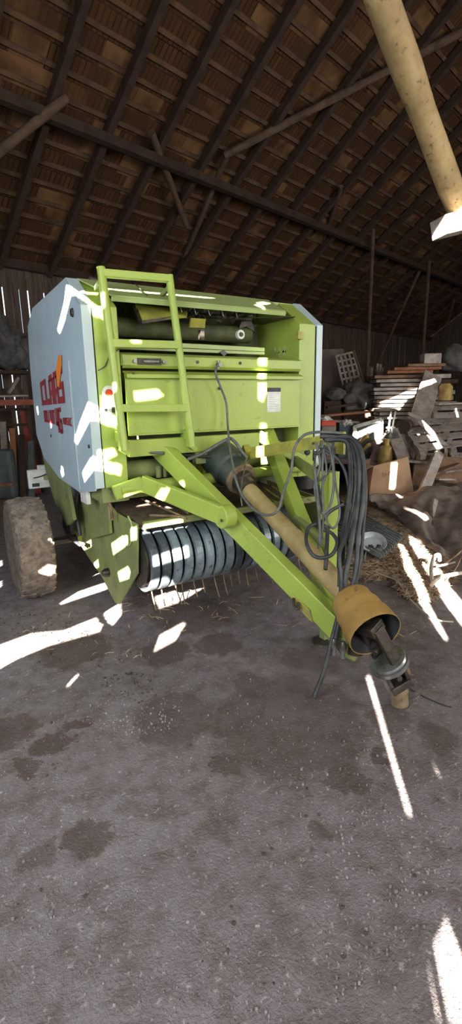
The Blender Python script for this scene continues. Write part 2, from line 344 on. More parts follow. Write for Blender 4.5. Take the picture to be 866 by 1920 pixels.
# trace each patch towards the sun: gable wall, front roof slope or front wall
SB = Vector((-SUN.dot(BU), -SUN.dot(BV), -SUN.z))
HOLES = {'gable': [], 'roof': [], 'front': []}
def trace(p):
    q = Vector((p.dot(BU), p.dot(BV), p.z)); best = None
    t = (UL - q.x) / SB.x; h = q + SB * t
    if t > 0: best = ('gable', t, (h.y, h.z))
    t = (FV - q.y) / SB.y; h = q + SB * t
    if t > 0 and (best is None or t < best[1]): best = ('front', t, (h.x, h.z))
    # roof front slope: z = RZ - (RV - v) * PITCH
    den = SB.z - SB.y * PITCH; t = (RZ - (RV - q.y) * PITCH - q.z) / den; h = q + SB * t
    if t > 0 and h.y < RV and t < best[1]: best = ('roof', t, (h.x, (RV - h.y) * math.hypot(1, PITCH)))
    return best
for poly in PATCH:
    tr = [trace(p) for p in poly]; kinds = set(t[0] for t in tr)
    for k in kinds:
        # project the whole patch on plane k so that a slit may run over an edge of the shed
        out = []
        for p in poly:
            q = Vector((p.dot(BU), p.dot(BV), p.z))
            if k == 'gable': h = q + SB * ((UL - q.x) / SB.x); out.append((h.y, h.z))
            elif k == 'front': h = q + SB * ((FV - q.y) / SB.y); out.append((h.x, h.z))
            else:
                h = q + SB * ((RZ - (RV - q.y) * PITCH - q.z) / (SB.z - SB.y * PITCH)); out.append((h.x, (RV - h.y) * math.hypot(1, PITCH)))
        HOLES[k].append(out)
def raster(a0, a1, b0, b1, holes, step, bound=None):
    """rows of boards (a-range, b-range) that leave the holes open; bound(b) gives the a-limits of a row"""
    out = []; b = b0; prev = None
    while b < b1 - 1e-6:
        bt = min(b + step, b1); bc = (b + bt) / 2; lo, hi = (a0, a1) if bound is None else bound(bc)
        ivs = []
        for poly in holes:
            ys = [p[1] for p in poly]
            if bc < min(ys) or bc > max(ys): continue
            xs_ = []
            for i in range(len(poly)):
                (x1, y1), (x2, y2) = poly[i], poly[(i + 1) % len(poly)]
                if (y1 <= bc) != (y2 <= bc): xs_.append(x1 + (bc - y1) / (y2 - y1) * (x2 - x1))
            xs_.sort(); ivs += [(xs_[i], xs_[i + 1]) for i in range(0, len(xs_) - 1, 2)]
        ivs.sort(); cur = lo; runs = []
        for s, e in ivs:
            if s > cur: runs.append((cur, min(s, hi)))
            cur = max(cur, e)
        if cur < hi: runs.append((cur, hi))
        runs = [r for r in runs if r[1] - r[0] > 1e-4]
        if prev is not None and not ivs and prev[3] and bound is None: prev[1] = bt
        else:
            prev = [b, bt, runs, not ivs]; out.append(prev)
        b = bt
    return out
PLANKW = mat('old_wall_boards', rgb(96, 80, 68), .9, 0, rgb(64, 52, 44), 3, stretch=(4, 4, .4), bump=.5, bscale=20)
mb = MB()
for b0, b1, runs, _ in raster(FV, EV, -.05, RZ + .05, HOLES['gable'], .012, lambda z: (FV, EV) if z < EZ else (RV - (RZ + .05 - z) / PITCH, RV + (RZ + .05 - z) / PITCH)):
    for r0, r1 in runs:
        mb.obox(B(UL - .01, (r0 + r1) / 2, (b0 + b1) / 2), BU * .008, BV * (r1 - r0) / 2, (0, 0, (b1 - b0) / 2))
struct(mb.build('wall_left', PLANKW))
mb = MB()
for b0, b1, runs, _ in raster(UL, UR, -.05, EZ + .1, HOLES['front'], .012):
    for r0, r1 in runs: mb.obox(B((r0 + r1) / 2, FV, (b0 + b1) / 2), BU * (r1 - r0) / 2, BV * .01, (0, 0, (b1 - b0) / 2))
struct(mb.build('wall_front', PLANKW))
SL = math.hypot(1, PITCH); nv = Vector((0, 0, 1)) * (1 / SL) + BV * (-PITCH / SL) * 1.0
ROOFM = roof_mat()
mb = MB(); sd = (-BV - Vector((0, 0, PITCH))) / SL
for b0, b1, runs, _ in raster(UL - .3, UR, 0, (RV - FV) * SL + .5, HOLES['roof'], .012):
    for r0, r1 in runs:
        c = B(0, RV, RZ) + BU * (r0 + r1) / 2 + sd * (b0 + b1) / 2
        mb.obox(c, BU * (r1 - r0) / 2, sd * (b1 - b0) / 2, BU.cross(sd) * .01)
o = mb.build('ceiling', ROOFM); struct(o); o.name = 'ceiling_front_slope'
# far gable
mb = MB(); mb.prism([B(UR, FV, -.05), B(UR, EV, -.05), B(UR, EV, EZ), B(UR, RV, RZ), B(UR, FV, EZ)], BU * .03); struct(mb.build('wall_right', PLANKW))
# back wall: upright boards with gaps
mb = MB(); u = UL; k = 0
while u < UR:
    wd = random.uniform(.11, .19); gap = (.004 + .02 * random.random() ** 3) if u > 4.6 else random.uniform(.002, .034)
    top = EZ - .02 if random.random() < .75 else EZ - random.uniform(0.02, .1)
    mb.obox(B(u + wd / 2, EV + random.uniform(-.008, .008), (top - .05) / 2), BU * wd / 2, BV * .012, (0, 0, (top + .05) / 2)); u += wd + gap
for z in (.5, 1.9, 2.95): mb.obox(B((UL + UR) / 2, EV - .05, z), BU * (UR - UL) / 2, BV * .035, (0, 0, .07))
struct(mb.build('wall_back', PLANKW))
# roof back slope: shingle deck with battens (in its own frame so the shingle pattern follows the slope)
o3 = BU; s3 = (-BV + Vector((0, 0, PITCH))) / SL; n3 = o3.cross(s3)
mb = MB(); LEN = (EV - RV) * SL
mb.obox(((UL + UR) / 2, LEN / 2 - .3, -.03), ((UR - UL) / 2 + .3, 0, 0), (0, LEN / 2 + .3, 0), (0, 0, .012))
mb.cur = 1; y = .1
while y < LEN:
    mb.obox(((UL + UR) / 2, y, .003), ((UR - UL) / 2, 0, 0), (0, .03, 0), (0, 0, .016)); y += .33
BATT = mat('roof_battens', rgb(104, 76, 54), .9, 0, rgb(70, 50, 35), 3)
ce = mb.build('ceiling', [ROOFM, BATT], None, origin=(0, 0, 0)); struct(ce)
mm = Matrix((o3, s3, -n3 if n3.z > 0 and False else n3)).transposed().to_4x4(); mm.translation = B(0, EV, EZ) ; ce.matrix_world = mm
# z of the local frame points up and out: deck above, rafters hang below
def RP(u, s, h=0.0): return mm @ Vector((u, s, h))
u = UL + .35; k = 0
while u < UR - .3:
    mb = MB(); j = random.uniform(-.04, .04)
    mb.bar(RP(u + j, -.0, .1), RP(u - j, LEN - .03, .1), .11, .15, n3)
    tag(mb.build('rafter', DWOOD, bevel=.01), 'dark rough-sawn rafter running up the shingled roof', 'rafter', 'rafters of the shingled roof'); u += .93
def beam(name, a, b, w_, h_, mt, label, cat='beam', rnd=False, group=None, n=14):
    mb = MB()
    if rnd:
        a, b = Vector(a), Vector(b); prof = []
        for i in range(9):
            prof.append((i / 8, w_ / 2 * (1 + .06 * math.sin(i * 2.1) - .08 * i / 8)))
        mb.lathe(a, b, prof, n)
    else: mb.bar(a, b, w_, h_)
    return tag(mb.build(name, mt, None, rnd, 0 if rnd else .008), label, cat, group)
beam('wall_plate', B(UL, EV - .1, EZ - .02), B(UR - .05, EV - .1, EZ - .02), .16, .14, DWOOD, 'long dark plate beam along the top of the back wall')
beam('purlin', RP(UL, 2.9, .25), RP(UR - .1, 2.9, .25), .14, .14, DWOOD, 'long dark purlin carrying the rafters halfway up the roof')
def OR(u, v, h=.17):                              # point under the roof slope seen at u, v
    r = wray(u, v); o_ = RP(0, 0, h); return CAM + r * ((o_ - CAM).dot(n3) / r.dot(n3))
def OW(u, v, k=.12):                              # point at the back wall
    r = wray(u, v); return CAM + r * ((EV - k - CAM.dot(BV)) / r.dot(BV))
def log(a, b, r, label, mt=DWOOD, name='brace', cat='brace'): return beam(name, a, b, r * 2, r * 2, mt, label, cat, True, n=10)
MWOOD = mat('brown_pole_wood', rgb(100, 78, 60), .9, 0, rgb(70, 54, 42), 5, bump=.4)
log(D(-110, 372, 6.6), OR(125, 183), .07, 'short brown roof brace at the left edge above the planked wall', MWOOD)
log(OR(284, 248), D(350, 424, 9.6), .06, 'slanting brown brace below the purlin in the middle of the roof', MWOOD)
log(OR(428, 285), OW(322, 540), .055, 'thin brace leaning right from behind the baler up to the purlin', MWOOD)
log(OR(866, 60), OR(420, 292), .07, 'long dark diagonal tie crossing the roof towards the big pale log', MWOOD, 'tie_beam', 'beam')
log(OR(640, 350), OW(570, 560), .05, 'thin sloping pole under the roof to the right of the baler', MWOOD)
for u_, v_, lb in ((700, 430, 'thin upright pole between the roof and the floor right of the baler'), (805, 490, 'short upright roof pole near the right edge')):
    q = OR(u_, v_); log(q, (q.x, q.y, 0), .05, lb, MWOOD, 'post', 'post')
log(OR(790, 500), OW(690, 720), .05, 'sloping pole that leans over the stacked boards on the right', MWOOD)
log(OR(852, 560), OW(808, 712), .05, 'sloping pole at the right edge above the stacked boards', MWOOD)
# big near log and the sunlit tie it rests on
a, b = D(694, -60, 3.35), D(862, 400, 4.9)
log(a + (a - b) * .35, b, .118, 'big pale peeled log slanting across the upper right corner', LOG, 'roof_strut', 'log')
mb = MB(); mb.bar(D(822, 424, 4.85), D(1100, 352, 5.2), .24, .14); mb.bar(D(824, 441, 4.84), D(1100, 372, 5.2), .24, .045)
tag(mb.build('tie_plank_pair', GWOOD, bevel=.006), 'pair of pale planks in full sun under the foot of the big pale log', 'beam')
mb = MB(); q = D(1100, 372, 5.2); mb.bar((q.x, q.y, 0), (q.x, q.y, q.z + .2), .2, .2, Vector((0, 1, 0)))
tag(mb.build('roof_post', DWOOD), 'upright post that carries the sunlit planks, beyond the right edge', 'post')

BAL = thing('round_baler', 'big lime green round baler with grey side covers, ladder and drawbar', 'baler', (1.0, .9, 0))
def P(name, mb, mt, parent=None, smooth=False, bevel=0.0, label=None):
    o = mb.build(name, mt, parent or BAL, smooth, bevel)
    if label: o['label'] = label
    return o
# side covers
prof = [(0, 1.086), (0, 2.25), (.288, 2.46), (1.5, 2.46), (1.78, 2.36), (1.88, 1.99), (1.92, 1.36), (1.66, 1.15), (1.09, 1.03), (.43, 1.0), (.02, 1.07)]
def cover(x, s, name='side_cover'):
    mb = MB(); mb.prism([(x, y, z) for y, z in prof], (s * .012, 0, 0))
    c = P(name, mb, COVER, bevel=.004, label='pale grey blue side cover')
    e = MB()
    e.prism([(x, -.008, 1.09), (x + s * .062, -.008, 1.09), (x + s * .062, -.008, 2.252), (x, -.008, 2.252)], (0, .012, 0))
    P('cover_front_edge', e, COVERE, c, bevel=.003, label='light blue front edge of the cover')
    e = MB(); e.prism([(x, -.004, 2.254), (x, .288, 2.467), (x + s * .08, .288, 2.467), (x + s * .08, -.004, 2.254)], (0, .006, -.012)); e.prism([(x, .29, 2.467), (x, 1.5, 2.467), (x + s * .05, 1.5, 2.467), (x + s * .05, .29, 2.467)], (0, 0, -.01))
    P('cover_top_edge', e, COVERE, c, label='light blue upper edge of the cover')
    return c
CL = cover(0, 1); CR = cover(2.0, -1)
mb = MB(); mb.bar((-.004, .40, 1.03), (-.004, .40, 1.95), .006, .012, Vector((0, 1, 0))); P('cover_seam', mb, COVERE, CL)
mb = MB()
for (u_, v_) in ((96, 817), (167, 837)):
    q = X(u_, v_, -.003); mb.lathe(q, q + Vector((-.006, 0, 0)), [(0, .014), (1, .012)], 8)
q = X(136, 586, -.002); mb.lathe(q, q + Vector((-.012, 0, 0)), [(0, .03), (1, .024)], 12)
P('cover_fastener', mb, DARK, CL)
# lettering of the decal
def letters(name, quads, mt, parent, off=0):
    mb = MB()
    for pl in quads: mb.prism([(-.003 - off, y, z) for y, z in pl], (-.0012, 0, 0))
    return P(name, mb, mt, parent)
def word(y0, y1, zb0, zt0, zb1, zt1, glyphs):
    """blocky capitals between two uprights; the tops may slope"""
    out = []; n_ = len(glyphs); W_ = (y0 - y1) / n_
    G = {'C': [(0, 0, .34, 1), (.34, 0, .86, .2), (.34, .8, .86, 1)], 'L': [(0, 0, .34, 1), (.34, 0, .86, .22)],
         'A': [(0, 0, .32, .86), (.12, .78, .76, 1), (.56, 0, .88, .86), (.32, .3, .56, .48)],
         'S': [(0, 0, .88, .2), (.56, .2, .88, .42), (0, .4, .88, .6), (0, .6, .32, .8), (0, .8, .88, 1)],
         'R': [(0, 0, .32, 1), (.32, .82, .8, 1), (.56, .5, .88, .86), (.32, .4, .76, .56), (.54, 0, .88, .42)],
         'O': [(0, .08, .32, .92), (.56, .08, .88, .92), (.1, 0, .78, .2), (.1, .8, .78, 1)], 'N': [(0, 0, .3, 1), (.58, 0, .88, 1), (.26, .34, .62, .74)],
         'T': [(0, .8, .88, 1), (.28, 0, .6, .8)], 'B': [(0, 0, .32, 1), (.32, .82, .8, 1), (.32, .42, .8, .58), (.32, 0, .8, .18), (.58, .1, .88, .46), (.58, .54, .88, .9)],
         'I': [(.24, 0, .6, 1)], '4': [(0, .3, .28, 1), (0, .26, .9, .44), (.5, 0, .8, 1)], '6': [(0, .06, .3, .94), (.1, 0, .8, .18), (.56, .06, .88, .52), (.3, .42, .8, .58), (.1, .82, .84, 1)]}
    for i, g in enumerate(glyphs):
        if g == ' ': continue
        for a_, b_, c_, d_ in G[g]:
            a_, c_ = a_ * 1.07, c_ * 1.07
            pl = []
            for px_, pz_ in ((a_, b_), (c_, b_), (c_, d_), (a_, d_)):
                yy = y0 - (i + px_) * W_; t = (y0 - yy) / (y0 - y1)
                zb = zb0 + (zb1 - zb0) * t; zt = zt0 + (zt1 - zt0) * t; pl.append((yy, zb + (zt - zb) * pz_))
            out.append(pl)
    return out
letters('maker_lettering', word(1.47, .60, 1.645, 1.845, 1.66, 1.93, 'CLAAS'), RED, CL)['label'] = 'red block capitals on the cover'
letters('logo_stroke', [[(.80, 1.79), (.74, 1.78), (.60, 1.93), (.57, 2.0), (.66, 2.01), (.78, 1.92)]], ORANGE, CL, .003)['label'] = 'orange stroke rising from the last letter'
letters('model_lettering', word(1.44, 1.0, 1.50, 1.60, 1.49, 1.61, 'ROLLANT') + word(.98, .76, 1.43, 1.62, 1.42, 1.63, '46') + word(.73, .46, 1.50, 1.55, 1.49, 1.555, 'BASIC'), RED, CL)['label'] = 'red model lettering'
# bale chamber with its tailgate behind the covers
mb = MB(); ch = []
for k in range(28):
    a = 2 * math.pi * k / 28; ch.append((.075, 1.28 + .74 * math.cos(a), 1.72 + .735 * math.sin(a)))
mb.prism(ch, (1.85, 0, 0)); P('bale_chamber', mb, GREEND)
mb = MB(); mb.prism([(.03, y, z) for y, z in ((1.5, 2.3), (1.86, 2.28), (2.0, 1.9), (2.02, 1.4), (1.8, 1.0), (1.5, .72), (1.1, .6), (.85, .7), (1.0, 1.1), (1.5, 1.3))], (.03, 0, 0))
P('tailgate_side', mb, GREEND, label='dusty green rear side wall')
mb = MB(); mb.box(.12, 1.88, 1.12, 1.26, .39, .5); P('axle_beam', mb, OLIVE)
mb = MB()
for x_ in (.3, 1.66): mb = MB(); mb.box(x_, x_ + .04, 1.05, 1.35, .4, 1.1); P('axle_bracket', mb, GREEND)
# front frame columns
colp = [(.004, 1.085), (.004, 2.255), (.29, 2.455), (.6, 2.455), (.6, 1.085)]
for x0, x1, lb in ((.072, .235, None), (1.76, 1.93, None)):
    mb = MB(); mb.prism([(x0, y, z) for y, z in colp], (x1 - x0, 0, 0)); P('front_column', mb, GREEN, bevel=.004)
mb = MB(); mb.tube([(.08, -.001, 1.86), (.13, -.001, 1.89), (.17, -.001, 1.96), (.233, -.001, 2.0)], .004, 4); P('column_groove', mb, DARK)
mb = MB(); mb.box(1.72, 1.775, -.03, .0, 2.13, 2.19); P('hinge_block', mb, OLIVE)
# faint stencilled marks on the inner right wall
mb = MB()
for a_, b_ in ((.18, .15), (.2, .24), (.27, .26), (.33, .31)):
    mb.box(1.757, 1.759, a_, a_ + .012, 2.02, 2.10)
    mb.box(1.757, 1.759, a_, a_ + .045, 2.05, 2.062)
P('stencil_mark', mb, GREENL, label='faint pale stencil marks')
# top bevel, roof sheet
mb = MB(); mb.prism([(.2, -.012, 2.315), (1.61, -.012, 2.325), (1.66, .29, 2.462), (.075, .29, 2.462)], (0, .006, .012)); mb.prism([(.2, -.012, 2.315), (1.61, -.012, 2.325), (1.61, .0, 2.30), (.2, .0, 2.29)], (0, .006, 0))
P('top_visor', mb, GREENL, bevel=.002, label='faded green sloping top panel')
mb = MB(); mb.box(.075, 1.93, .29, 1.45, 2.44, 2.46); P('top_sheet', mb, GREENL)
mb = MB(); q = Vector((.16, .3, 2.475)); mb.cyl(q, q + Vector((.12, 0, 0)), .018); P('top_hinge', mb, DARK)
mb = MB(); mb.bar((.44, -.02, 2.34), (.45, .2, 2.455), .006, .006); P('visor_seam', mb, DARK)
# inside of the upper opening
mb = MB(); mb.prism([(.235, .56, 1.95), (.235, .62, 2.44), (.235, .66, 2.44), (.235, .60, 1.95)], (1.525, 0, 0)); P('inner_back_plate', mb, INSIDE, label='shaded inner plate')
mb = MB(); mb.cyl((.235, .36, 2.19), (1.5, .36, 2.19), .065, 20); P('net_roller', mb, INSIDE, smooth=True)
mb = MB(); mb.cyl((.235, .42, 2.08), (1.5, .42, 2.08), .03, 14); P('inner_rod', mb, OLIVE, smooth=True)
mb = MB(); mb.bar(Y(215, 642, .12), Y(494, 656, .12), .03, .03); mb.bar(Y(215, 652, .13) , Y(494, 663, .13), .03, .02); P('inner_crossbar', mb, GREENL)
mb = MB(); a = Y(254, 572, .2); b = Y(352, 586, .2); c = Y(350, 596, .1); d = Y(262, 603, .1)
mb.prism([a, b, c, d], (0, .012, .012)); P('twine_flap', mb, OLIVE, label='yellowish hinged flap')
mb = MB(); mb.prism([Y(250, 573, .2), Y(256, 573, .2), Y(268, 604, .08), Y(262, 606, .08)], (0, .02, .0)); mb.bar(Y(265, 604, .08), Y(322, 596, .12), .012, .02); P('flap_bracket', mb, DARK)
mb = MB(); rr = random.Random(3)
for i in range(16):
    u_ = 302 + i * 9.5; q = Y(u_, 583 + (i % 3) * 5 + i * .6, .24)
    mb.cyl(q, q + Vector((rr.uniform(.02, .05), rr.uniform(-.05, .03), rr.uniform(-.03, .03))), rr.uniform(.01, .024), 8)
mb.cyl(Y(300, 586, .26), Y(470, 598, .26), .018, 10)
P('knotter_shaft', mb, DARK, label='row of dark greasy knotter parts on a shaft')
mb = MB()
for i in range(5):
    mb = MB(); q = Y(330 + i * 26, 579 + i * 2, .2); mb.tube([q, q + Vector((.02, -.02, .02)), q + Vector((.045, -.01, -.03)), q + Vector((.07, 0, -.005))], .005, 6); P('knotter_spring', mb, STEEL)
mb = MB(); mb.prism([Y(358, 596, .16), Y(386, 598, .16), Y(384, 615, .13), Y(356, 614, .13)], (0, .02, 0)); P('guide_plate', mb, OLIVE)
mb = MB(); mb.box(.9, .93, .1, .14, 2.1, 2.17); P('guide_foot', mb, DARK)
mb = MB(); mb.prism([Y(455, 596, .3), Y(474, 590, .3), Y(472, 603, .3), Y(478, 622, .3), Y(462, 612, .3), Y(448, 616, .3)], (0, .02, 0)); P('tension_arm', mb, DARK)
q = Y(448, 628, .12); mb = MB(); mb.lathe(q, q + Vector((0, -.03, 0)), [(0, .034), (1, .034)], 18); pu = P('guide_pulley', mb, WHITE, label='pale round pulley'); mb = MB(); mb.lathe(q + Vector((0, -.03, 0)), q + Vector((0, -.04, 0)), [(0, .018), (1, .015)], 12); P('pulley_hub', mb, DARK, pu)
mb = MB(); mb.prism([(1.4, .3, 2.31), (1.755, .05, 2.31), (1.755, .5, 2.31), (1.5, .55, 2.31)], (0, 0, .006)); P('inner_gusset', mb, INSIDE)
mb = MB(); mb.prism([Y(412, 660, .1), Y(432, 648, .14), Y(438, 652, .14), Y(420, 668, .1)], (0, .01, 0)); P('loose_tab', mb, STEEL)
# middle rail with latch
mb = MB(); mb.box(.24, 1.757, -.03, .03, 1.895, 1.965); mb.prism([(.24, -.03, 1.965), (1.757, -.03, 1.965), (1.757, .06, 1.985), (.24, .06, 1.985)], (0, 0, -.008)); mb.prism([(.24, -.03, 1.895), (1.757, -.03, 1.895), (1.757, -.012, 1.878), (.24, -.012, 1.878)], (0, .01, 0))
rail = P('middle_rail', mb, GREEN, bevel=.003)
q = Y(280, 678, -.032); mb = MB(); mb.box(q.x - .085, q.x + .085, -.038, -.028, q.z - .022, q.z + .022); P('latch_recess', mb, DARK, rail)
mb = MB(); mb.cyl((q.x - .05, -.045, q.z), (q.x + .06, -.045, q.z), .013, 12); mb.cyl((q.x - .105, -.03, q.z), (q.x - .105, -.045, q.z), .014, 10); mb.cyl((q.x + .105, -.03, q.z), (q.x + .105, -.045, q.z), .014, 10); P('latch_bolt', mb, STEEL, rail, True)
mb = MB()
for u_, v_ in ((370, 679), (450, 681)): q = Y(u_, v_, -.0305); mb.cyl(q, q + Vector((0, -.004, 0)), .012, 10)
P('rail_hole', mb, DARK, rail)
mb = MB(); q = Y(409, 684, -.04); mb.cyl(q + Vector((0, .02, 0)), q + Vector((0, -.03, 0)), .016, 8); mb.cyl(q + Vector((0, 0, -.03)), q + Vector((0, 0, .03)), .01, 8); P('eye_bolt', mb, STEEL, rail)
# big front door panel
mb = MB(); mb.box(.25, 1.745, -.028, -.01, 1.44, 1.845); mb.prism([(.245, -.07, 1.838), (1.75, -.07, 1.838), (1.75, 0, 1.862), (.245, 0, 1.862)], (0, 0, -.01)); mb.box(.245, 1.75, -.072, -.064, 1.812, 1.838)
mb.box(.25, 1.745, -.045, -.01, 1.432, 1.446)
fp = P('front_panel', mb, GREEN, bevel=.003)
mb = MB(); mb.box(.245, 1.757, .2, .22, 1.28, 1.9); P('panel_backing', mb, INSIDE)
mb = MB(); a = Y(501, 727, -.03); b = Y(526, 772, -.03); mb.box(a.x, b.x, -.0295, -.028, b.z, a.z); st = P('warning_sticker', mb, WHITE, fp, label='white sticker with small dark print')
mb = MB(); h = (a.z - b.z); mb.box(a.x, b.x, -.0305, -.029, a.z - h * .17, a.z); P('sticker_band', mb, BLACK, st)
mb = MB()
for i in range(9): mb.box(a.x + .012, b.x - .012 - .02 * (i % 3), -.0305, -.0293, a.z - h * (.26 + i * .075), a.z - h * (.245 + i * .075))
P('sticker_print', mb, STEEL, st)
mb = MB(); q = Y(412, 728, -.03); mb.cyl(q, q + Vector((0, -.01, 0)), .014, 10); P('panel_screw', mb, DARK, fp)
mb = MB(); q = Y(250, 700, -.073); mb.cyl(q, q + Vector((0, -.006, 0)), .008, 8); P('lip_screw', mb, DARK, fp)
# lower bar
mb = MB(); mb.box(.235, 1.31, -.06, .0, 1.29, 1.405); P('lower_bar', mb, GREEN, bevel=.006)
mb = MB(); mb.box(.75, 1.25, -.04, .02, 1.2, 1.29); mb.box(1.02, 1.03, -.05, -.0, 1.2, 1.3); P('lower_bar_bracket', mb, GREEND)
# round sticker and small plate on the left column
q = Y(204, 737, -.001); mb = MB(); mb.lathe(q, q + Vector((0, -.004, 0)), [(0, .048), (1, .048)], 24); ro = P('round_sticker', mb, WHITE, label='round pale sticker with a red middle')
mb = MB(); mb.lathe(q + Vector((0, -.004, 0)), q + Vector((0, -.0055, 0)), [(0, .026), (1, .026)], 18); P('sticker_middle', mb, REDPL, ro)
a = Y(192, 762, -.002); b = Y(214, 775, -.002); mb = MB(); mb.box(a.x, b.x, -.004, -.001, b.z, a.z); sp = P('pictogram_sticker', mb, WHITE)
mb = MB(); mb.box(a.x + .06, a.x + .085, -.0055, -.004, b.z + .004, a.z - .004); mb.box(a.x + .01, a.x + .03, -.0055, -.004, b.z + .01, a.z - .016); P('pictogram', mb, BLACK, sp)
# ladder
LT, LB = (.09, -.05), (.0, 0)
l0, l1 = Y(189, 501, -.07), Y(234, 845, -.17); r0, r1 = Y(317, 516, -.07), Y(361, 838, -.17)
lad = MB(); lad.tube([l0, l1], .026, 12, 0); ll = P('ladder_rail', lad, GREEN, smooth=True)
lad = MB(); lad.tube([r0, r1], .026, 12, 0); P('ladder_rail', lad, GREEN, smooth=True)
def lrung(t, tt, h):
    a_ = l0.lerp(l1, t); b_ = r0.lerp(r1, tt); mb = MB(); mb.bar(a_, b_, .05, h); return P('ladder_rung', mb, GREEN, bevel=.004)
lrung(.03, .02, .045); lrung(.40, .392, .05); lrung(.757, .762, .05)
for s_, q in ((-1, l1), (1, r1)):
    mb = MB(); mb.prism([q + Vector((-.03, 0, .17)), q + Vector((-.005, 0, .17)), q + Vector((.045, .0, -.02)), q + Vector((.015, 0, -.03)), q + Vector((-.025, 0, .0))], (0, .05, 0)); P('ladder_foot', mb, GREEN, bevel=.003)
    mb = MB(); mb.bar(q + Vector((0, .02, .07)), Vector((q.x + .01, .0, q.z + .09)), .03, .06); P('ladder_bracket', mb, GREEN)
for q in (l0.lerp(l1, .06), r0.lerp(r1, .06)):
    mb = MB(); mb.bar(q, Vector((q.x + .01, .1, 2.375)), .02, .03); P('ladder_hook', mb, GREEND)
# cavity below the panels
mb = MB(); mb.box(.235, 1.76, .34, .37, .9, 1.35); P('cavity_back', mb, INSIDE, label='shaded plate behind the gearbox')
mb = MB(); mb.cyl((.15, -.06, 1.075), (1.8, -.06, 1.1), .042, 14); P('front_cross_tube', mb, GREEN, smooth=True)
mb = MB(); mb.cyl((.235, .2, 1.17), (1.75, .2, 1.17), .07, 16); P('drive_shaft_tube', mb, GREEND, smooth=True)
mb = MB(); mb.box(.05, .24, .02, .4, .98, 1.085); P('column_base', mb, GREEND)
for i, (a_, b_) in enumerate((((215, 838), (330, 846)), ((330, 852), (470, 846)), ((360, 862), (480, 850)))):
    p_ = Y(*a_, .02); q_ = Y(*b_, .02 - .1 * (i % 2)); mb = MB(); mb.tube([p_, p_.lerp(q_, .3) + Vector((0, -.05, -.02)), p_.lerp(q_, .7) + Vector((0, -.08, -.015)), q_], .012, 8); P('hydraulic_pipe', mb, [CABLE, HOSE, STEEL][i], smooth=True)
mb = MB(); q = Y(298, 895, .1); mb.cyl(q, q + Vector((0, 0, .09)), .022, 8); mb.cyl(q + Vector((.05, 0, 0)), q + Vector((.05, 0, .07)), .016, 8); P('adjuster_bolt', mb, GREEND)
# gearbox, guard and drive shaft
mb = MB(); mb.box(.84, 1.2, .0, .3, 1.02, 1.32); P('gearbox', mb, OLIVE, bevel=.03)
ax0, ax1 = Vector((1.0, .0, 1.215)), Vector((1.0, -.5, .985))
mb = MB(); mb.lathe(Vector((.98, .05, 1.235)), ax0 + (ax1 - ax0) * .52, [(0, .15), (.15, .155), (.62, .145), (.66, .125), (1, .12)], 28); gg = P('shaft_guard', mb, GUARD, smooth=True, label='dark green black round guard')
a = ax0 + (ax1 - ax0) * .52
mb = MB(); mb.lathe(a, a + (ax1 - ax0).normalized() * .02, [(0, .122), (1, .118)], 28); P('guard_rim', mb, RUST, gg, True)
mb = MB(); e = (ax1 - ax0).normalized(); mb.lathe(a, a + e * .13, [(0, .085), (.5, .08), (.55, .066), (1, .06)], 24); P('guard_collar', mb, DARK, gg, True)
T0 = Vector((1.0, -.36, 1.03)); T1 = Vector((1.005, -1.36, .555)); e = (T1 - T0).normalized()
mb = MB(); mb.lathe(T0 - e * .02, T1, [(0, .05), (.05, .058), (.5, .062), (.52, .066), (1, .066)], 28); sh = P('drive_shaft', mb, PTOT, smooth=True, label='dusty yellow drive shaft tube')
B0 = T1 - e * .0; BE = D(704, 1190, 2.5)
e = (BE - B0).normalized(); Lb = (BE - B0).length
mb = MB(); mb.lathe(B0, BE, [(0, .066), (.04, .076), (.1, .108), (.14, .116), (.38, .121), (.40, .130), (.66, .131), (.68, .141), (.99, .147), (1.0, .147), (1.0, .144), (.99, .143)], 40, False)
P('shaft_bell', mb, PTO, sh, True, label='mustard bell guard at the shaft end')
mb = MB(); mb.lathe(B0, BE, [(.12, .02), (.14, .11), (.5, .124), (.985, .1425), (.99, .143)], 40, False); P('bell_dark_inside', mb, BLACK, sh, True, label='dark inside of the bell guard')  # inner side of the bell as an added mesh, coloured dark
mb = MB(); mb.lathe(B0 + e * .06, BE - e * .03, [(0, .03), (1, .035)], 16); P('inner_shaft', mb, DARK, sh, True)
YE = Z(749, 1322, .0); dye = (YE - CAM).dot(fw); R0 = D(728, 1241, dye - .03); J1 = D(748, 1284, dye - .02)
d1 = (R0 - BE + e * .05)
mb = MB(); qd = d1.normalized(); sd1 = qd.cross(Vector((1, 0, 0))).normalized(); s2 = qd.cross(sd1)
base = BE - e * .06
mb.obox(base, qd * .03, sd1 * .06, s2 * .05)
for k in (-1, 1): mb.bar(base + sd1 * .055 * k, R0 + sd1 * .06 * k - qd * .02, .07, .024, sd1)
mb.cyl(base.lerp(R0, .55) - sd1 * .06, base.lerp(R0, .55) + sd1 * .06, .02, 12); mb.cyl(base.lerp(R0, .55) - s2 * .055, base.lerp(R0, .55) + s2 * .055, .02, 12)
P('universal_joint', mb, DARK, sh, bevel=.005)
rd = (R0 - BE + Vector((0, 0, 0.0)) - fw * .05).normalized()
mb = MB(); mb.lathe(R0 - rd * .03, R0 + rd * .032, [(0, .07), (.05, .1), (.28, .104), (.34, .09), (.4, .09), (.46, .108), (.8, .108), (.88, .09), (1, .07)], 36); P('shear_ring', mb, STEEL, sh, True, label='ribbed steel ring')
mb = MB(); jd = (J1 - R0).normalized(); js = jd.cross(Vector((.3, 1, 0))).normalized(); j2 = jd.cross(js)
for k in (-1, 1): mb.bar(R0 + js * .054 * k, J1 + js * .054 * k, .024, .07, j2)
